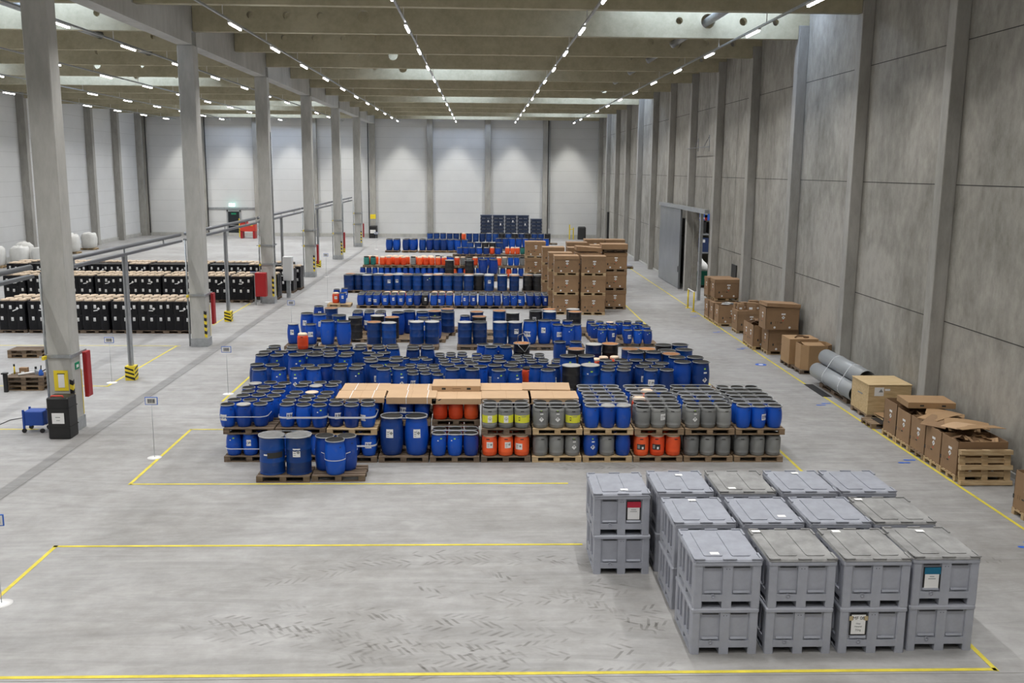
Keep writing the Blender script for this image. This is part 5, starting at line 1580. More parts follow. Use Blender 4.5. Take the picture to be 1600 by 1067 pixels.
def sheet(parent, x, z, topcol, lines, yy=-.566, big=None):
    s = empty('document_pouch', (x, yy, z)); s.parent = parent
    mb = MB(); mb.box(-.13, -.004, -.17, .13, 0, .17, 'black'); mb.obj('pouch_frame', s)
    mb = MB(); mb.box(-.105, -.007, -.155, .105, -.004, .15, 'white_paper')
    if topcol: mb.box(-.115, -.009, .06, .125, -.007, .165, topcol)
    for i, l in enumerate(lines): mb.box(-l / 2, -.0095, .02 - i * .035, l / 2, -.0075, .03 - i * .035, 'print_grey')
    mb.obj('paper_sheet', s)
    return s
mat('teal_card', (.0, .13, .24), .6); mat('red_card', (.5, .02, .05), .6)
sheet(ub, .21, .44, 'red_card', (.09, .12)); sheet(boxes[(0, 3, 1)], -.2, .42, 'teal_card', (.07, .11))
mb = MB(); mb.box(-.16, -.57, .645, .16, -.565, .665, 'black'); mb.obj('vent_slot', ub)
s = sheet(boxes[(0, 2, 0)], -.21, .45, None, ())
text_on('handwriting', 'MF 08', .072, 'print_dark', s, (0, -.0085, .095)); text_on('print_line', 'Filter', .034, 'print_grey', s, (0, -.0085, .01)); text_on('print_line', 'Material', .034, 'print_grey', s, (0, -.0085, -.035)); text_on('print_line', '75kg', .045, 'print_grey', s, (0, -.0085, -.09))
mb = MB(); mb.box(-.14, -.009, .06, -.085, -.0075, .13, 'tape'); mb.box(.085, -.009, .06, .14, -.0075, .13, 'tape'); mb.obj('adhesive_tape', s)

# ---- brown corrugated pallet cartons
def carton_mesh(w_, d_, h, lid=True, m='kraft', open_=False, face=('front', 'left'), discs=True):
    """body mesh with printed marks; marks on the -Y face and on the -X face"""
    b = MB(); t_ = .012; a, e = w_ / 2, d_ / 2
    b.box(-a, -e, 0, a, e, .01, m)
    for q in ((-a, -e, a, -e + t_), (-a, e - t_, a, e), (-a, -e, -a + t_, e), (a - t_, -e, a, e)): b.box(q[0], q[1], .01, q[2], q[3], h, m)
    def marks(M):
        def R4(x, z, w2, h2, mt, k=.002): b.add([(x - w2 / 2, -k, z - h2 / 2), (x + w2 / 2, -k, z - h2 / 2), (x + w2 / 2, -k, z + h2 / 2), (x - w2 / 2, -k, z + h2 / 2)], [(0, 1, 2, 3)], mt, False, M)
        def D(x, z, r, mt, k): b.add([(x, -k, z - r), (x + r, -k, z), (x, -k, z + r), (x - r, -k, z)], [(0, 1, 2, 3)], mt, False, M)
        R4(.03, h * .70, .16, .06, 'white_paper'); D(.03, h * .55, .07, 'white_paper', .002); D(.03, h * .55, .03, 'print_grey', .003); D(.02, h * .41, .028, 'red_bright', .002)
        R4(-.4 * a / .6, h * .30, .055, .09, 'print_dark'); R4(-.24 * a / .6, h * .33, .02, .09, 'kraft_in'); R4(-.17 * a / .6, h * .33, .02, .09, 'kraft_in'); R4(-.05, h * .32, .09, .03, 'print_dark')
    marks(Matrix.Translation((0, -e, 0)))
    marks(Matrix.Translation((-a, 0, 0)) @ Matrix.Rotation(-PI / 2, 4, 'Z'))
    if discs:
        for x in (-a * .45, a * .45):
            b.add([(x + .045 * math.cos(PI * i / 4), -e - .003, h * .1 + .045 * math.sin(PI * i / 4)) for i in range(8)], [tuple(range(8))], 'white_paper' if discs == 1 else 'print_dark')
    return b.mesh('box')
def cap_mesh(w_, d_, hh=.16, m='kraft'):
    b = MB(); a, e, t_ = w_ / 2 + .012, d_ / 2 + .012, .01
    b.box(-a, -e, hh - t_, a, e, hh, m)
    for q in ((-a, -e, a, -e + t_), (-a, e - t_, a, e), (-a, -e, -a + t_, e), (a - t_, -e, a, e)): b.box(q[0], q[1], 0, q[2], q[3], hh - t_, m)
    return b.mesh('cover')
CM = {}
def carton(x, y, z, label, w_=1.18, d_=.78, h=.8, cap=True, rz=0, m='kraft', group=None, pal=None, discs=1, caph=.16, pname=None):
    zz = z
    if pal: pallet(x, y, z, (pname or 'wooden pallet under ' + label)[:110], pal, rz, simple=y > 40); zz = z + .146
    k = (w_, d_, h, m, discs)
    if k not in CM: CM[k] = carton_mesh(w_, d_, h, m=m, discs=discs)
    o = tag(empty('pallet_carton', (x, y, zz), rz), label, 'cardboard box', group)
    put(CM[k], 'box', o)
    if cap:
        k2 = ('c', w_, d_, m, caph)
        if k2 not in CM: CM[k2] = cap_mesh(w_, d_, caph, m)
        put(CM[k2], 'cover', o, (0, 0, h - caph + .012))
    return o
# tall brown stacks at the right end of the drum rows
def stack(x, y, n, nm, pal='wood_new', discs=1, wd=1.18, dp=.95):
    for i in range(n):
        z = i * .965; wv = ['bottom', 'middle', 'top'][i]
        p_ = pallet(x, y + .0, z, f'wooden pallet under the {wv} carton, {nm}', pal, simple=False)
        for ch in [p_]: ch.scale = (1, dp / .8, 1)
        carton(x, y, z + .146, f'{wv} brown pallet carton, {nm}', wd, dp - .02, .8, True, discs=discs if i == 0 else 1, group='tall brown carton stacks')
stack(4.20, 47.15, 3, 'front left tall stack'); stack(5.52, 47.0, 3, 'front right tall stack', discs=2)
stack(6.86, 49.05, 3, 'right rear tall stack beside walkway', 'wood_mid')
stack(4.05, 48.9, 3, 'tall stack behind the front left one'); stack(5.40, 48.9, 3, 'tall stack behind the front right one', 'wood_mid')
stack(3.95, 52.4, 3, 'third-row left tall stack'); stack(5.3, 52.2, 3, 'third-row middle tall stack'); stack(6.75, 54, 3, 'third-row right tall stack')
stack(3.2, 56.5, 3, 'fourth-row left tall stack'); stack(6.9, 58.5, 3, 'fourth-row right tall stack'); stack(8.15, 58.5, 3, 'rearmost tall stack by the walkway')
stack(5.6, 56, 3, 'fourth-row middle tall stack')
pallet(6.86, 49.0, 2.92, 'dark pallet lying on top of the right rear tall stack', 'wood_old', simple=True)
o = tag(empty('cardboard_tray', (6.8, 49.0, 3.07)), 'flat brown cardboard tray on a dark pallet atop the right rear stack', 'cardboard box'); put(cap_mesh(1.3, 1.0, .26), 'tray', o)
o = tag(empty('cardboard_tray', (5.5, 49.0, 2.92), .05), 'slanting cardboard flaps on the stack behind the front right one', 'cardboard box'); me = cap_mesh(1.3, .9, .2); q = put(me, 'tray', o, (0, 0, .05)); q.rotation_euler = (0, .06, 0)
# ---- loads along the right wall
XR = 11.55
near = ['nearest', 'second nearest', 'third', 'fourth', 'fifth']
RB = [21.3, 22.12, 22.94, 23.78, 24.6]
for i, y in enumerate(RB):
    nm = ['nearest of the five', 'second of five from near end', 'third of five, in the middle', 'fourth of five from near end', 'farthest of the five'][i]
    pallet(XR, y, 0, f'light wooden pallet under open wall carton, {nm}', 'wood_new' if i != 2 else 'wood_mid')
    carton(XR, y, .146, f'open brown pallet carton by the right wall, {nm}', 1.16, .79, .80 + (.06 if i == 4 else 0), False, group='five open cartons by the right wall')
def flap(x, y, z, w_, d_, tx, ty, rz, label, m='kraft_mid', th=.012, name='cardboard_sheet'):
    mb = MB(); n = 6
    vs = []; fs = []
    for i in range(n + 1):
        u = i / n - .5; zz = .03 * math.cos(u * PI) ; 
        for v in (-.5, .5):
            vs.append((u * w_, v * d_, zz)); vs.append((u * w_, v * d_, zz + th))
    for i in range(n):
        o_ = i * 4; fs += [(o_ + 1, o_ + 5, o_ + 7, o_ + 3), (o_, o_ + 2, o_ + 6, o_ + 4), (o_, o_ + 4, o_ + 5, o_ + 1), (o_ + 2, o_ + 3, o_ + 7, o_ + 6)]
    fs += [(0, 1, 3, 2), (n * 4, n * 4 + 2, n * 4 + 3, n * 4 + 1)]
    mb.add(vs, fs, m); o = mb.obj(name, None, (x, y, z)); o.rotation_euler = (tx, ty, rz)
    return tag(o, label, 'cardboard sheet', 'loose cardboard on the wall cartons')
o = tag(empty('cardboard_tray', (11.62, 24.0, 1.06), -.08), 'closed flat brown carton lying across the far open cartons', 'cardboard box'); mb = MB(); mb.box(-.6, -.42, 0, .6, .42, .15, 'kraft_mid'); mb.box(-.3, -.422, .05, -.2, -.42, .09, 'print_dark'); mb.box(.25, -.422, .05, .35, -.42, .09, 'print_dark'); mb.obj('tray', o)
flap(11.75, 23.2, 1.0, .9, .55, .05, .08, -.5, 'bent cardboard sheet below the closed flat carton', 'kraft_mid')
flap(11.5, 22.9, 1.03, 1.0, .6, -.08, -.05, .45, 'curling cardboard sheet on the middle open carton', 'kraft_mid')
flap(11.25, 22.5, 1.0, .8, .6, .02, -.12, .8, 'folded cardboard flap at the walkway edge of the second carton', 'kraft')
flap(11.8, 22.2, 1.02, 1.0, .5, .1, .05, -.4, 'long cardboard sheet over the second carton by wall', 'kraft_mid')
flap(11.45, 21.9, 1.06, .85, .45, -.05, .03, .6, 'cardboard strip across the two nearest cartons', 'kraft_light')
flap(11.75, 21.55, 1.10, 1.05, .5, -.12, -.02, .03, 'cardboard sheet hovering over scraps of the nearest carton', 'kraft_mid')
R_ = random.Random(5)
sc = MB()
for k in range(26):
    x, y, z = R_.uniform(-.45, .45), R_.uniform(-.3, .3), R_.uniform(0, .14); M = Matrix.Translation((x, y, z)) @ Matrix.Rotation(R_.uniform(0, 6), 4, 'Z') @ Matrix.Rotation(R_.uniform(-.5, .5), 4, 'X') @ Matrix.Rotation(R_.uniform(-.5, .5), 4, 'Y')
    sc.box(-R_.uniform(.1, .2), -R_.uniform(.05, .12), 0, R_.uniform(.1, .2), R_.uniform(.05, .12), .01, R_.choice(['kraft', 'kraft_in', 'kraft_mid']), M)
scm = sc.mesh('scraps')
def scraps(x, y, z, label, s=1):
    o = put(scm, 'cardboard_scraps', None, (x, y, z)); o.scale = (s, s, s); return tag(o, label, 'cardboard scraps', None, 'stuff')
scraps(XR, 21.3, .80, 'torn cardboard scraps heaped in the nearest wall carton'); scraps(XR, 22.1, .80, 'torn cardboard scraps in the second wall carton'); scraps(XR, 22.94, .8, 'torn cardboard scraps in the middle wall carton'); scraps(XR, 23.8, .75, 'torn cardboard scraps in the fourth wall carton')
# pale pallet leaning against the nearest carton
o = tag(empty('wooden_pallet', (11.45, 20.62, 0)), 'pale wooden pallet leaning upright on the nearest wall carton', 'pallet')
dd = put(PM['wood_new'][0], 'deck', o, (0, 0, 0)); o.rotation_euler = (PI / 2 - .2 + PI, 0, 0)
for r in PM['wood_new'][1]: put(r, 'runner', o)
o.rotation_euler = (-PI / 2 - .13, 0, 0); o.location = (11.53, 20.62, .42)
# ply crate
o = tag(empty('plywood_crate', (11.75, 27.1, .15), .0), 'plywood crate with white label by the right wall, before the pipes', 'crate')
mb = MB(); mb.box(-.62, -.62, 0, .62, .62, .86, 'ply'); mb.box(-.45, -.625, .55, -.18, -.62, .80, 'white_paper'); mb.add([(-.26, -.627, .76), (-.33, -.627, .66), (-.2, -.627, .66)], [(0, 1, 2)], 'print_grey'); mb.box(-.15, -.625, .7, .0, -.62, .76, 'white_paper')
mb.box(-.05, -.624, .42, .22, -.62, .46, 'print_grey'); mb.box(-.624, -.2, .5, -.62, .15, .54, 'print_grey'); mb.obj('body', o)
mb = MB(); mb.box(-.64, -.64, .86, .64, .64, .88, 'ply'); mb.obj('top_board', o)
o = pallet(11.75, 27.1, 0, 'wooden pallet under the plywood crate', 'wood_mid'); o.scale = (1.03, 1.55, 1)
for k in range(2):
    mb = MB(); mb.box(-.35, -.35, 0, .35, .35, .02, 'kraft_mid' if k else 'ply'); q = mb.obj('flat_board', None, (11.65, 26.05 - .0 * k, .165 + .06 * k), .1 * k); tag(q, ['lower cardboard pad between plywood crate and wall cartons', 'upper cardboard pad between plywood crate and wall cartons'][k], 'board')
pallet(11.45, 25.83, 0, 'low wooden pallet between plywood crate and wall cartons', 'wood_mid').scale = (1, .9, 1)
mb = MB(); mb.box(-.2, -.35, 0, .5, .35, .012, 'black'); tag(mb.obj('black_sheet', None, (11.3, 25.75, .146)), 'black plastic sheet on the low pallet beside the wall cartons', 'sheet')
# grey pipes
pp = pallet(11.75, 29.6, 0, 'dark long pallet under the grey pipes', 'wood_old', PI / 2); pp.scale = (2.0, 1.2, 1)
for k, (x, z, nm) in enumerate(((11.38, .42, 'lower left'), (11.93, .42, 'lower right'), (11.65, .88, 'upper'))):
    o = tag(empty('plastic_pipe', (x, 29.65, z)), f'{nm} of the strapped large grey pipes by the right wall', 'pipe', 'strapped grey pipes')
    n = 24; vs = []; fs = []
    for (yy, r) in ((-1.75, .265), (1.75, .265), (1.75, .25), (-1.75, .25)):
        for i in range(n): a = 2 * PI * i / n; vs.append((r * math.cos(a), yy, r * math.sin(a)))
    for q in range(4):
        for i in range(n): j = (i + 1) % n; fs.append((q * n + i, ((q + 1) % 4) * n + i, ((q + 1) % 4) * n + j, q * n + j))
    mb = MB(); mb.add(vs, fs, 'pvc', True); mb.obj('pipe_wall', o)
for k, y in enumerate((28.8, 30.2)):
    P = []
    for cx, cz, a0, a1 in ((11.93, .42, -90, 30), (11.65, .88, 30, 150), (11.38, .42, 150, 270)):
        for i in range(7): a = math.radians(a0 + (a1 - a0) * i / 6); P.append((cx + .272 * math.cos(a), y, cz + .272 * math.sin(a)))
    mb = MB(); mb.tube(P, .012, 'strap', 6, True); tag(mb.obj('packing_strap'), f'{["nearer", "farther"][k]} white strap round the grey pipes', 'strap')
mb = MB(); mb.box(-.15, -.9, 0, .15, .9, .01, 'black'); tag(mb.obj('black_sheet', None, (11.0, 30.2, .0)), 'black foil lying on the floor under the grey pipes', 'sheet')
# light kraft boxes
pallet(11.85, 33.25, 0, 'dark pallet under the nearer plain cardboard box', 'wood_old').scale = (1, 1.3, 1); pallet(11.8, 34.35, 0, 'dark pallet under the farther plain cardboard box', 'wood_old').scale = (1, 1.2, 1)
for nm, x, y, w_, d_, h in (('nearer', 11.85, 33.2, 1.1, 1.0, .88), ('farther', 11.7, 34.25, 1.05, .95, .92)):
    o = tag(empty('plain_carton', (x, y, .146)), f'{nm} of two plain light brown boxes past the grey pipes', 'cardboard box')
    mb = MB(); a, b_ = w_ / 2, d_ / 2
    if nm == 'nearer':
        c = .22; P = [(-a, -b_ + c), (-a + c, -b_), (a - c, -b_), (a, -b_ + c), (a, b_ - c), (a - c, b_), (-a + c, b_), (-a, b_ - c)]
        Q = [(p * .96, q * .96) for p, q in P]; n = 8
        mb.add([(p, q, 0) for p, q in P] + [(p, q, h) for p, q in P] + [(p, q, h) for p, q in Q] + [(p, q, 0.01) for p, q in Q], [(i, (i + 1) % n, n + (i + 1) % n, n + i) for i in range(n)] + [(n + i, n + (i + 1) % n, 2 * n + (i + 1) % n, 2 * n + i) for i in range(n)] + [(2 * n + i, 2 * n + (i + 1) % n, 3 * n + (i + 1) % n, 3 * n + i) for i in range(n)] + [tuple(range(3 * n, 4 * n))], 'kraft_mid')
        mb.obj('body', o); f = MB(); f.box(-.35, -.2, 0, .35, .45, .012, 'kraft_mid'); q = f.obj('inner_flap', o, (.05, 0, h - .1)); q.rotation_euler = (.1, 0, 0)
    else:
        mb.box(-a, -b_, 0, a, b_, h, 'kraft_mid'); mb.obj('body', o); f = MB(); f.tube([(-.25, -.1, .0), (-.1, .1, .03), (.1, .12, .02), (.25, -.05, 0), (.05, -.15, .02)], .03, 'kraft_in', 6); f.obj('tape_remains', o, (0, -.1, h + .02))
# brown cartons further on
G2 = 'brown cartons by the right wall'
carton(11.75, 36.75, 0, 'lower brown carton under the open-topped one by right wall', pal='wood_new', group=G2, h=.86, d_=.9, cap=False, pname='light pallet below the double carton by the right wall')
o = carton(11.62, 36.6, 1.02, 'upper brown carton with lifted lid, stacked by the right wall', h=.86, d_=.9, w_=1.3, cap=False, group=G2)
q = put(cap_mesh(1.3, .95, .14), 'lid', o, (.0, .0, .86)); q.rotation_euler = (-.02, .05, .03)
carton(11.45, 37.72, 0, 'brown carton with torn top behind the double carton', pal='wood_new', group=G2, h=.85, cap=False); carton(11.50, 38.56, 0, 'brown carton at the far end behind the double carton', pal='wood_new', group=G2, h=.82, cap=False)
scraps(11.45, 37.75, .98, 'crumpled cardboard on the cartons behind the double one'); scraps(11.45, 38.5, .93, 'torn cardboard in the carton two behind the double one', .8)
carton(11.85, 41.7, 0, 'brown carton heaped with small boxes by the right wall', pal='wood_new', group=G2, h=.85, d_=.95, cap=True)
for k, (dx, dy, s, hh) in enumerate(((.05, -.3, .36, .34), (-.4, -.2, .28, .28), (-.2, .15, .35, .3), (.42, -.05, .22, .26), (.3, .3, .4, .36), (-.45, .25, .25, .24))):
    mb = MB(); mb.box(-s / 2, -s * .4, 0, s / 2, s * .4, hh, 'kraft'); mb.box(-s * .3, -s * .4 - .003, hh * .15, s * .1, -s * .4, hh * .45, 'white_paper'); mb.box(-s * .45, -s * .4 - .002, hh * .75, s * .45, -s * .4, hh * .8, 'kraft_light')
    tag(mb.obj('small_carton', None, (11.85 + dx, 41.7 + dy, 1.012), .2 * (k % 3 - 1)), f'small brown box on the heaped carton, {["front middle", "front left", "centre", "right", "rear right", "rear left"][k]}', 'cardboard box', 'small boxes on the heaped carton')
for k, y in enumerate((43.55, 44.6, 45.6)):
    carton(11.50, y, 0, f'lower brown carton before the doorway, {["nearest", "middle", "farthest"][k]}', pal='wood_new', group=G2, h=.82 - (.02 * k), cap=k > 0)
carton(11.65, 45.0, 1.0, 'upper brown carton on the lower ones before the doorway', w_=1.25, d_=.9, h=.85, group=G2, pal='wood_new'); carton(11.55, 46.0, 1.0, 'second upper brown carton, hard by the doorway', w_=1.2, h=.82, group=G2, pal='wood_mid')
flap(12.25, 43.3, .6, .9, .35, .0, -1.2, .3, 'cardboard flap standing against wall by the upper carton', 'kraft_in')
mb = MB(); R_ = random.Random(8)
for k in range(9):
    M = Matrix.Translation((R_.uniform(-.35, .35), R_.uniform(-.2, .2), R_.uniform(0, .06))) @ Matrix.Rotation(R_.uniform(0, 3), 4, 'Z') @ Matrix.Rotation(R_.uniform(-.3, .3), 4, 'X'); mb.box(-.2, -.12, 0, .2, .12, .008, R_.choice(['white_paper', 'kraft_light', 'print_grey']), M)
tag(mb.obj('paper_heap', None, (11.6, 43.55, .99)), 'heap of papers and foil on the nearest carton before the doorway', 'paper', None, 'stuff')
# carton at the right edge of the frame
pallet(11.75, 18.45, 0, 'light pallet under the carton cut by the right picture edge', 'wood_new'); carton(11.75, 18.45, .146, 'brown pallet carton cut off by the right edge of view', 1.18, .79, .80, False)
scraps(11.75, 18.45, .86, 'dark scraps in the carton at the right edge')
carton(11.75, 17.6, 0, 'brown pallet carton nearer than the frame edge one', pal='wood_new', cap=False)
# far right by the wall: low pallets with foil
for k, y in enumerate((70.5, 74)):
    pallet(10.6 - .2 * k, y, 0, f'{["nearer", "farther"][k]} wooden pallet under blue foil by the far right wall', 'wood_mid', PI / 2).scale = (2.2, 1.2, 1)
    mb = MB(); mb.box(-.45, -1.2, 0, .45, 1.2, .06, 'crate_lid'); mb.box(-.3, -.9, .06, .1, 0, .09, 'blue_paint'); tag(mb.obj('foil_stack', None, (10.6 - .2 * k, y, .146)), f'{["nearer", "farther"][k]} flat stack of foil and blue straps by far right wall', 'foil stack')
# yellow guard rail at the doorway
o = tag(empty('guard_rail', (10.78, 47.8, 0)), 'small yellow guard posts beside the wall doorway', 'guard rail')
for y in (0, 1.35): mb = MB(); mb.tube([(0, y, 0), (0, y, 1.0)], .04, 'yellow'); mb.box(-.1, y - .1, 0, .1, y + .1, .02, 'yellow'); mb.obj('post', o)
mb = MB(); mb.tube([(0, 0, 1.0), (0, 1.35, 1.0)], .035, 'white_paint'); mb.obj('rail', o)
# bracket high on the wall
o = tag(empty('wall_bracket', (XC - .05, 56.9, 8.3)), 'thin steel bracket frame high on the right wall above the door', 'bracket')
mb = MB()
for a, b_ in (((0, 0, 0), (0, -5.6, 0)), ((0, -5.5, -.25), (0, -5.5, .6)), ((0, -5.5, .55), (0, -4.2, 0)), ((0, -2.9, -.2), (0, -2.9, .5)), ((0, -2.9, .45), (0, -1.8, 0))): mb.tube([a, b_], .022, 'galv_dark', 6)
mb.obj('frame', o)
# ---- black wrapped loads on the left
def wrap_mesh(w_=1.14, d_=1.0, h=1.22):
    b = MB(); P = []
    n = 3
    for i in range(n):            # front lobes
        for k in range(6): t_ = (i + k / 6) / n; P.append((-w_ / 2 + t_ * w_, -d_ / 2 + .035 - .035 * math.sin(PI * k / 6) ** .5))
    for i in range(2):
        for k in range(6): t_ = (i + k / 6) / 2; P.append((w_ / 2 - .03 + .03 * math.sin(PI * k / 6) ** .5, -d_ / 2 + .035 + t_ * (d_ - .07)))
    Q = [(-x, -y) for x, y in P]; P = P + Q; m_ = len(P); vs = []; R_ = random.Random(2)
    levels = [.0, .12, .45, .62, .66, .70, .95, 1.18, h]
    for z in levels:
        s = 1 - (.015 if z in (.66,) else 0) - (.02 if z == h else 0)
        for x, y in P: vs.append((x * s + R_.uniform(-.006, .006), y * s + R_.uniform(-.006, .006), z))
    fs = [tuple(range(m_))[::-1]]
    for l in range(len(levels) - 1):
        for i in range(m_): j = (i + 1) % m_; fs.append((l * m_ + i, l * m_ + j, (l + 1) * m_ + j, (l + 1) * m_ + i))
    fs.append(tuple(range((len(levels) - 1) * m_, len(levels) * m_)))
    b.add(vs, fs, 'black_gloss', False)
    return b
def tag_mesh(seed):
    b = wrap_mesh(); R_ = random.Random(seed)
    for z in (.48, 1.0):
        for i in range(3):
            x = -.38 + .38 * i + R_.uniform(-.04, .04); zz = z + R_.uniform(-.03, .03); b.box(x - .05, -.512, zz - .075, x + .05, -.506, zz + .075, 'white_paper')
            b.box(x - .035, -.513, zz - .05, x + .035, -.512, zz - .02, 'print_grey'); b.box(x - .035, -.513, zz + .02, x + .035, -.512, zz + .03, 'print_grey')
    x = R_.uniform(-.1, .2); M = Matrix.Translation((x, 0, .84)) @ Matrix.Rotation(R_.uniform(-.4, .2), 4, 'Y'); b.box(-.09, -.512, -.02, .09, -.508, .02, 'white_paper', M)
    M = Matrix.Translation((x + .12, 0, .92)) @ Matrix.Rotation(.785, 4, 'Y'); b.box(-.045, -.512, -.045, .045, -.508, .045, 'white_paper', M)
    return b.mesh('wrapping')
TM = [tag_mesh(i) for i in range(4)]
lm_ = MB()
for r_ in range(2):
    for i in range(3): lm_.lathe([(.175, 0), (.175, .05), (.15, .07), (.0, .075)], 'lid_cream', 14, Matrix.Translation((-.37 + .37 * i, -.22 + .44 * r_, 0)))
mat('lid_pale', (.52, .41, .30), .7)
l1 = MB(); l1.lathe([(.165, 0), (.165, .05), (.15, .07), (.0, .075)], 'lid_pale', 14); L1 = l1.mesh('lid')
def wrapped(x, y, z, label, i, bare=False, lids=True):
    o = tag(empty('wrapped_load', (x, y, z + .146)), label, 'wrapped pallet', 'black foil-wrapped pallet loads')
    q_ = put(PWH['wood_old'], 'pallet', o, (0, 0, -.146)); q_.scale = (.95, 1.2, 1); put(TM[i % 4], 'wrapping', o)
    if lids:
        for r_ in range(2):
            for k in range(3): put(L1, 'lid', o, (-.37 + .37 * k, -.22 + .44 * r_, 1.215))
WR = [('front row', 41.25, -19.75, 9, 1.16), ('second row', 42.35, -19.7, 9, 1.16), ('third row', 50.95, -24.2, 11, 1.16), ('fourth row', 52.1, -24.2, 12, 1.16), ('fifth row', 57.2, -27.0, 14, 1.16), ('sixth row', 58.4, -27.0, 14, 1.16)]
for nm, y, x0, n, p in WR:
    for i in range(n):
        x = x0 + p * i + .04 * ((i * 5) % 3 - 1)
        if x > -11.75 and y < 50: continue
        if nm == 'front row' and i == 8: continue
        wrapped(x, y, 0, f'black foil-wrapped load, {nm}, {side(i, n)}', i * 3 + int(y), lids=not (nm in ('fifth row',) and i % 3))
for k, (x, y) in enumerate(((-11.15, 54.9), (-11.0, 56.3))): wrapped(x, y, 0, f'black foil-wrapped load right of the third column, {["nearer", "farther"][k]}', k)
# ---- white bulk bags by the left wall
def bag(x, y, label, s, slump):
    b = MB(); n = 16; R_ = random.Random(s); prof = [(.42, 0), (.50, .08), (.53, .35), (.53, .65), (.51, .88), (.45, .98 - slump * .3), (.34, 1.05 - slump), (.22, 1.03 - slump), (.12, 1.12 - slump), (.03, 1.10 - slump)]
    vs = []
    for r, z in prof:
        for i in range(n): a = 2 * PI * i / n; sq = 1 / max(abs(math.cos(a)), abs(math.sin(a))) ** .35; rr = r * sq * R_.uniform(.95, 1.05); vs.append((rr * math.cos(a), rr * math.sin(a), z * (R_.uniform(.98, 1.02) if r > .46 else R_.uniform(.93, 1.07))))
    fs = [(k * n + i, k * n + (i + 1) % n, (k + 1) * n + (i + 1) % n, (k + 1) * n + i) for k in range(len(prof) - 1) for i in range(n)] + [tuple(range(n))[::-1], tuple((len(prof) - 1) * n + i for i in range(n))]
    o = tag(empty('bulk_bag', (x, y, .146)), label, 'bulk bag', 'white bulk bags by the left wall')
    b.add(vs, fs, 'bag_white', True); b.obj('sack', o).scale = (1.15, 1.15, 1.3)
    for sx in (-1, 1): h_ = MB(); h_.tube([(sx * .35, -.3, .95), (sx * .3, 0, 1.2 - slump * .5), (sx * .35, .3, .95)], .02, 'bag_white', 6); h_.obj('lifting_loop', o)
    pallet(x, y, 0, 'pallet under ' + label.replace('white bulk bag by the left wall', 'the white bulk bag'), 'wood_new', simple=True)
BG = [(-33.6, 67.6), (-32.3, 68.4), (-31.0, 68.8), (-32.9, 70.4), (-31.4, 72.8), (-32.6, 74.4), (-33.2, 79.2), (-33.3, 83.0), (-33.3, 76.6)]
bn = ['nearest on the left', 'second nearest', 'third, foremost of the group', 'fourth along the wall', 'fifth, leaning left of the nearest column', 'sixth, behind the nearest column', 'eighth, just right of the nearest column', 'farthest one standing apart', 'seventh along the wall']
for k, (x, y) in enumerate(BG): bag(x, y, f'white bulk bag by the left wall, {bn[k]}', k, .12 * (k % 3))
def lone_bag(x, y, z):
    o = tag(empty('bulk_bag', (x, y, z)), 'crumpled white bag on the green container beyond the doorway', 'bulk bag'); b = MB(); b.lathe([(.5, 0), (.5, .2), (.3, .45), (.12, .6), (.05, .72)], 'bag_white', 12); b.obj('sack', o)
lone_bag(13.6, 58.7, 1.0)
# ---- loose pallets on the left
for k in range(2): pallet(-16.85, 35.75, .144 * k, f'{["lower", "upper"][k]} pallet of the two-high pile at far left', ['wood_mid', 'wood_old'][k], .03)
for k in range(3): pallet(-14.42, 30.45, .144 * k, f'{["lowest", "middle", "topmost"][k]} pallet of the three-high pile with tools', ['wood_mid', 'wood_old', 'wood_old'][k], .02 * k)
zt = .432
def item(name, label, cat, x, y, z, parts, rz=0):
    o = tag(empty(name, (x, y, z), rz), label, cat)
    for pn, mb in parts: mb.obj(pn, o)
    return o
b1 = MB(); b1.box(-.12, -.08, 0, .12, .08, .2, 'kraft'); b2 = MB(); b2.box(-.06, -.083, .03, .04, -.08, .09, 'white_paper')
item('small_carton', 'small brown box among tools on the three-high pallet pile', 'cardboard box', -14.62, 30.6, zt, [('box', b1), ('address_label', b2)])
b1 = MB(); b1.tube([(-.3, -.15, .06), (.2, .15, .10)], .035, 'white_paint'); item('paper_roll', 'white tube lying on the three-high pallet pile', 'tube', -14.35, 30.4, zt - .02, [('roll', b1)])
b1 = MB(); b1.lathe([(.045, 0), (.045, .15), (.02, .18), (.02, .2)], 'galv', 12); b2 = MB(); b2.lathe([(.035, .18), (.035, .25)], 'black', 10); item('spray_can', 'silver can with black cap on the three-high pallet pile', 'can', -14.2, 30.5, zt, [('can', b1), ('cap', b2)])
b1 = MB(); b1.lathe([(.07, 0), (.08, .06), (.05, .14), (.04, .18)], 'blue_paint', 12); b2 = MB(); b2.tube([(0, 0, .15), (.02, 0, .32)], .02, 'black'); b2.tube([(0.03, 0, .12), (.2, .05, .22)], .018, 'black'); b2.tube([(-.05, 0, .1), (-.15, .0, .16)], .02, 'galv')
item('hand_pump', 'blue hand tool with black grips on the three-high pallet pile', 'tool', -13.98, 30.35, zt, [('body', b1), ('grip', b2)])
b1 = MB(); b1.box(-.16, -.11, 0, .16, .11, .006, 'white_paper'); item('paper_sheet', 'white paper sheet at the right end of the three-high pallet pile', 'paper', -13.72, 30.6, zt, [('sheet', b1)])
b1 = MB(); b1.tube([(0, 0, 0), (.0, 0, .25)], .025, 'yellow'); b1.tube([(0, 0, .25), (0, 0, .32)], .03, 'black'); item('hand_torch', 'yellow and black bottle at the left end of the pallet pile', 'bottle', -14.9, 30.55, zt, [('body', b1)])
b1 = MB(); b1.cbox(-.06, -.05, 0, .06, .05, .58, .015, 'black'); b1.box(-.08, -.1, .58, .08, .06, .62, 'black'); item('black_case', 'narrow black holder standing before the three-high pallet pile', 'case', -14.86, 29.85, 0, [('body', b1)])
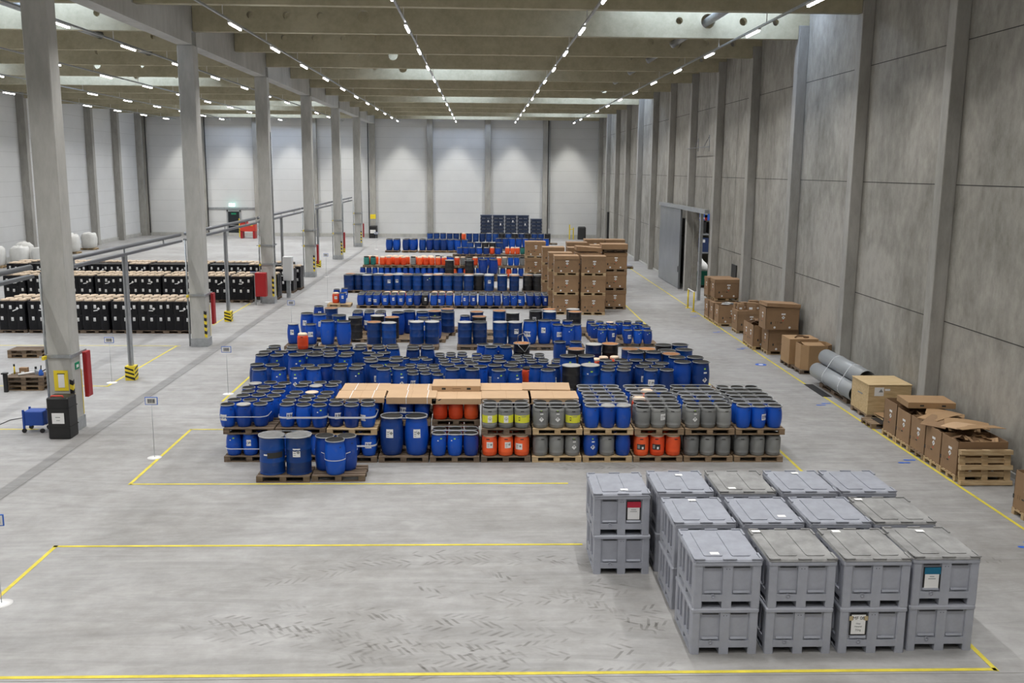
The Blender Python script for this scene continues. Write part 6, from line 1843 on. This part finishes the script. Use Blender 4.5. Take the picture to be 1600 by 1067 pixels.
# black rolling case in front of the nearest column
o = tag(empty('rolling_case', (-10.93, 24.75, 0)), 'black upright rolling case with white sheet before the nearest column', 'case')
mb = MB(); mb.cbox(-.28, -.27, .02, .28, .27, 1.1, .03, 'black'); mb.box(-.29, -.28, .8, .29, .28, .82, 'black'); mb.box(-.29, -.28, .3, .29, .28, .32, 'black'); mb.obj('shell', o)
mb = MB(); mb.box(-.15, -.29, .42, .16, -.28, .70, 'white_paper'); mb.box(-.06, -.292, .58, .06, -.29, .6, 'print_grey'); mb.box(-.04, -.292, .5, .05, -.29, .515, 'print_grey'); mb.obj('paper_sheet', o)
mb = MB(); mb.tube([(-.18, -.2, 1.09), (-.16, -.2, 1.14), (.12, -.2, 1.14), (.14, -.2, 1.09)], .02, 'red_bright'); mb.obj('handle', o)
for x in (-.2, .2): mb = MB(); mb.box(x - .05, -.1, 0, x + .05, .15, .05, 'black'); mb.obj('wheel', o)
# blue trolley
o = tag(empty('tool_trolley', (-11.86, 25.3, 0)), 'blue hand trolley on small wheels left of the nearest column', 'trolley')
mb = MB(); mb.cbox(-.24, -.2, .2, .26, .2, .58, .02, 'cart_blue'); mb.box(-.28, -.21, .08, -.23, -.17, .62, 'cart_blue'); mb.box(-.28, .17, .08, -.23, .21, .62, 'cart_blue'); mb.obj('tray', o)
for x, y in ((-.25, -.2), (-.25, .2), (.22, -.2), (.22, .2)): mb = MB(); mb.lathe([(.06, -.02), (.06, .02)], 'black', 14, Matrix.Translation((x, y, .06)) @ Matrix.Rotation(PI / 2, 4, 'X')); mb.obj('wheel', o)
mb = MB(); mb.tube([(-13.0, 24.9, .01), (-13.2, 25.6, .01), (-13.1, 26.4, .01), (-12.6, 26.9, .01), (-12.0, 26.6, .01), (-11.9, 25.9, .02)], .012, 'black', 6); tag(mb.obj('power_cord'), 'thin black cord looping on the floor behind the blue trolley', 'cord')
# barcode signs on thin stands
def stand(x, y, label, flag=True, h=1.42):
    o = tag(empty('floor_sign', (x, y, 0)), label, 'sign', 'floor signs with barcodes')
    mb = MB(); mb.lathe([(.17, 0), (.17, .008), (.02, .02)], 'white_paint', 20); mb.obj('base_plate', o)
    mb = MB(); mb.tube([(0, 0, .01), (0, 0, h - .08)], .007, 'galv', 6); mb.obj('rod', o)
    if flag:
        mb = MB(); mb.box(-.15, -.01, h - .09, .15, .01, h + .1, 'blue_paint'); mb.box(-.135, -.012, h - .075, .135, -.01, h + .085, 'white_paper'); mb.obj('plate', o)
        mb = MB(); R_ = random.Random(int(y * 10)); xx = -.085
        while xx < .085: w_ = R_.choice((.004, .007, .011)); mb.box(xx, -.014, h - .045, xx + w_, -.012, h + .055, 'print_dark'); xx += w_ + R_.choice((.004, .007))
        mb.obj('barcode', o)
SG = [(-7.75, 14.83, 'barcode floor sign cut by the left edge of view'), (-7.95, 22.85, 'nearest barcode floor sign on a white disc, on the yellow line'), (-7.9, 29.6, 'barcode floor sign left of the second drum block'), (-12.1, 31.2, 'barcode floor sign left of the nearest rail post'),
      (-7.95, 40.2, 'barcode floor sign left of the third drum block'), (-12.15, 51.6, 'barcode floor sign before the black wrapped loads'), (-10.1, 63.0, 'barcode floor sign right of the third column'), (-12.0, 70.0, 'small barcode floor sign left of the fourth column'), (-9.2, 85.0, 'far barcode floor sign left of the far drums')]
for x, y, l in SG: stand(x, y, l)
stand(-8.1, 50.8, 'bare thin rod without plate, left of the long keg row', False, 1.9)
# red work bench by the emergency door
o = tag(empty('red_workbench', (-23.3, 97.6, 0)), 'red tool bench near the back emergency door', 'bench')
mb = MB(); mb.box(-.75, -.4, .7, .75, .4, 1.5, 'red_bright'); mb.box(-.7, -.42, 1.5, -.1, .4, 1.8, 'red'); mb.obj('body', o)
for x in (-.72, .5): mb = MB(); mb.box(x, -.4, 0, x + .22, .4, .75, 'red'); mb.obj('leg', o)
for x in (-.45, 0, .4): mb = MB(); mb.box(x - .12, -.42, 1.25, x + .12, -.4, 1.35, 'yellow'); mb.obj('drawer_pull', o)
o = tag(empty('yellow_barrier', (-24.55, 99.2, 0)), 'thin yellow upright barrier between emergency door and red bench', 'barrier'); mb = MB(); mb.box(-.08, -.05, 0, .0, .05, 1.9, 'yellow'); mb.box(.12, -.05, 0, .2, .05, 1.7, 'yellow'); mb.box(-.08, -.05, .7, .2, .05, .76, 'yellow'); mb.obj('frame', o)
o = tag(empty('cable_heap', (-28.6, 99, 0)), 'dark box left of the emergency door at the back wall', 'box'); mb = MB(); mb.cbox(-.4, -.3, 0, .4, .3, .8, .05, 'print_grey'); mb.obj('body', o)
o = tag(empty('pallet_truck', (-11.0, 99.2, 0)), 'black upright truck with yellow mast by the back wall', 'truck')
mb = MB(); mb.cbox(-.4, -.4, 0, .4, .4, 1.25, .05, 'black'); mb.obj('body', o); mb = MB(); mb.box(-.28, -.41, .5, .28, -.4, .85, 'white_paper'); mb.obj('document', o)
mb = MB(); mb.box(-.35, -.1, 1.25, -.28, .1, 2.5, 'galv'); mb.box(.28, -.1, 1.25, .35, .1, 2.5, 'galv'); mb.box(-.3, -.1, 1.95, .3, .1, 2.4, 'yellow'); mb.obj('mast', o)
o = tag(empty('floor_cleaner', (10.0, 99.0, 0)), 'dark machine with yellow frame by the back wall at right', 'machine'); mb = MB(); mb.cbox(0, -.4, 0, .8, .4, 1.3, .1, 'print_dark'); mb.obj('body', o); mb = MB(); mb.box(-.9, -.2, 0, -.82, .2, 1.5, 'yellow'); mb.box(-.5, -.2, 0, -.42, .2, 1.2, 'yellow'); mb.box(-.9, -.2, 1.0, -.42, .2, 1.06, 'yellow'); mb.obj('frame', o)
o = tag(empty('wall_post', (11.9, 90, 0)), 'dark narrow post against the far right wall', 'post'); mb = MB(); mb.box(-.1, -.15, 0, .1, .15, 3.2, 'print_dark'); mb.obj('pole', o)
# dark crate racks stacked at the back wall
cs = MB(); 
for k in range(6):
    z = .36 * k; cs.box(-.58, -.48, z + .06, .58, .48, z + .34, 'crate_navy'); cs.box(-.6, -.5, z + .30, .6, .5, z + .36, 'crate_lid' if k == 5 else 'crate_navy')
    for x in (-.55, -.06, .43): cs.box(x, -.5, z, x + .12, .5, z + .06, 'print_dark')
CSM = cs.mesh('folding_crate')
one = MB(); one.box(-.58, -.48, .06, .58, .48, .34, 'crate_navy'); one.box(-.6, -.5, .29, .6, .5, .355, 'crate_navy'); one.box(-.56, -.505, .1, -.5, -.48, .3, 'galv_dark'); one.box(.5, -.505, .1, .56, -.48, .3, 'galv_dark')
for x in (-.55, -.06, .43): one.box(x, -.5, 0, x + .12, .5, .06, 'print_dark')
ONE = one.mesh('plastic_crate')
for c_ in range(5):
    for k in range(7):
        if c_ == 4 and k > 5: continue
        x = .55 + 1.24 * c_ + (.1 if c_ == 4 else 0)
        tag(put(ONE, 'plastic_crate', None, (x, 97.6, .357 * k)), f'dark folding crate at the back wall, {ORD[k + 1]} from floor, {side(c_, 5)} column', 'crate', 'dark folding crates at the back wall')
for c_ in range(4):
    b = MB(); b.box(-.06, -.02, .9, .06, 0, 1.1, 'white_paper'); tag(b.obj('paper_tag', None, (.75 + 1.24 * c_, 97.09, .9 - .3 * (c_ % 2))), f'white tag on the dark crates at the back wall, {side(c_, 4)}', 'tag')
# hose over a drum in the second block
o = [d for d in rows['B'] if d[3] == 'S' and d[5] == 'r' and d[4] == 'k']
o.sort(); d = o[0]
mb = MB(); mb.tube([(d[0] - .15, d[1] - .05, 1.04), (d[0] - .13, d[1] - .1, 1.3), (d[0] + .05, d[1] - .1, 1.38), (d[0] + .2, d[1] - .2, 1.2), (d[0] + .27, d[1] - .3, 1.0), (d[0] + .1, d[1] - .32, .75), (d[0] - .1, d[1] - .31, .95), (d[0] - .15, d[1] - .2, 1.04)], .016, 'ring_metal', 6)
tag(mb.obj('loose_strap'), 'loose curled strap on a rusty-lidded black drum in the second block', 'strap')
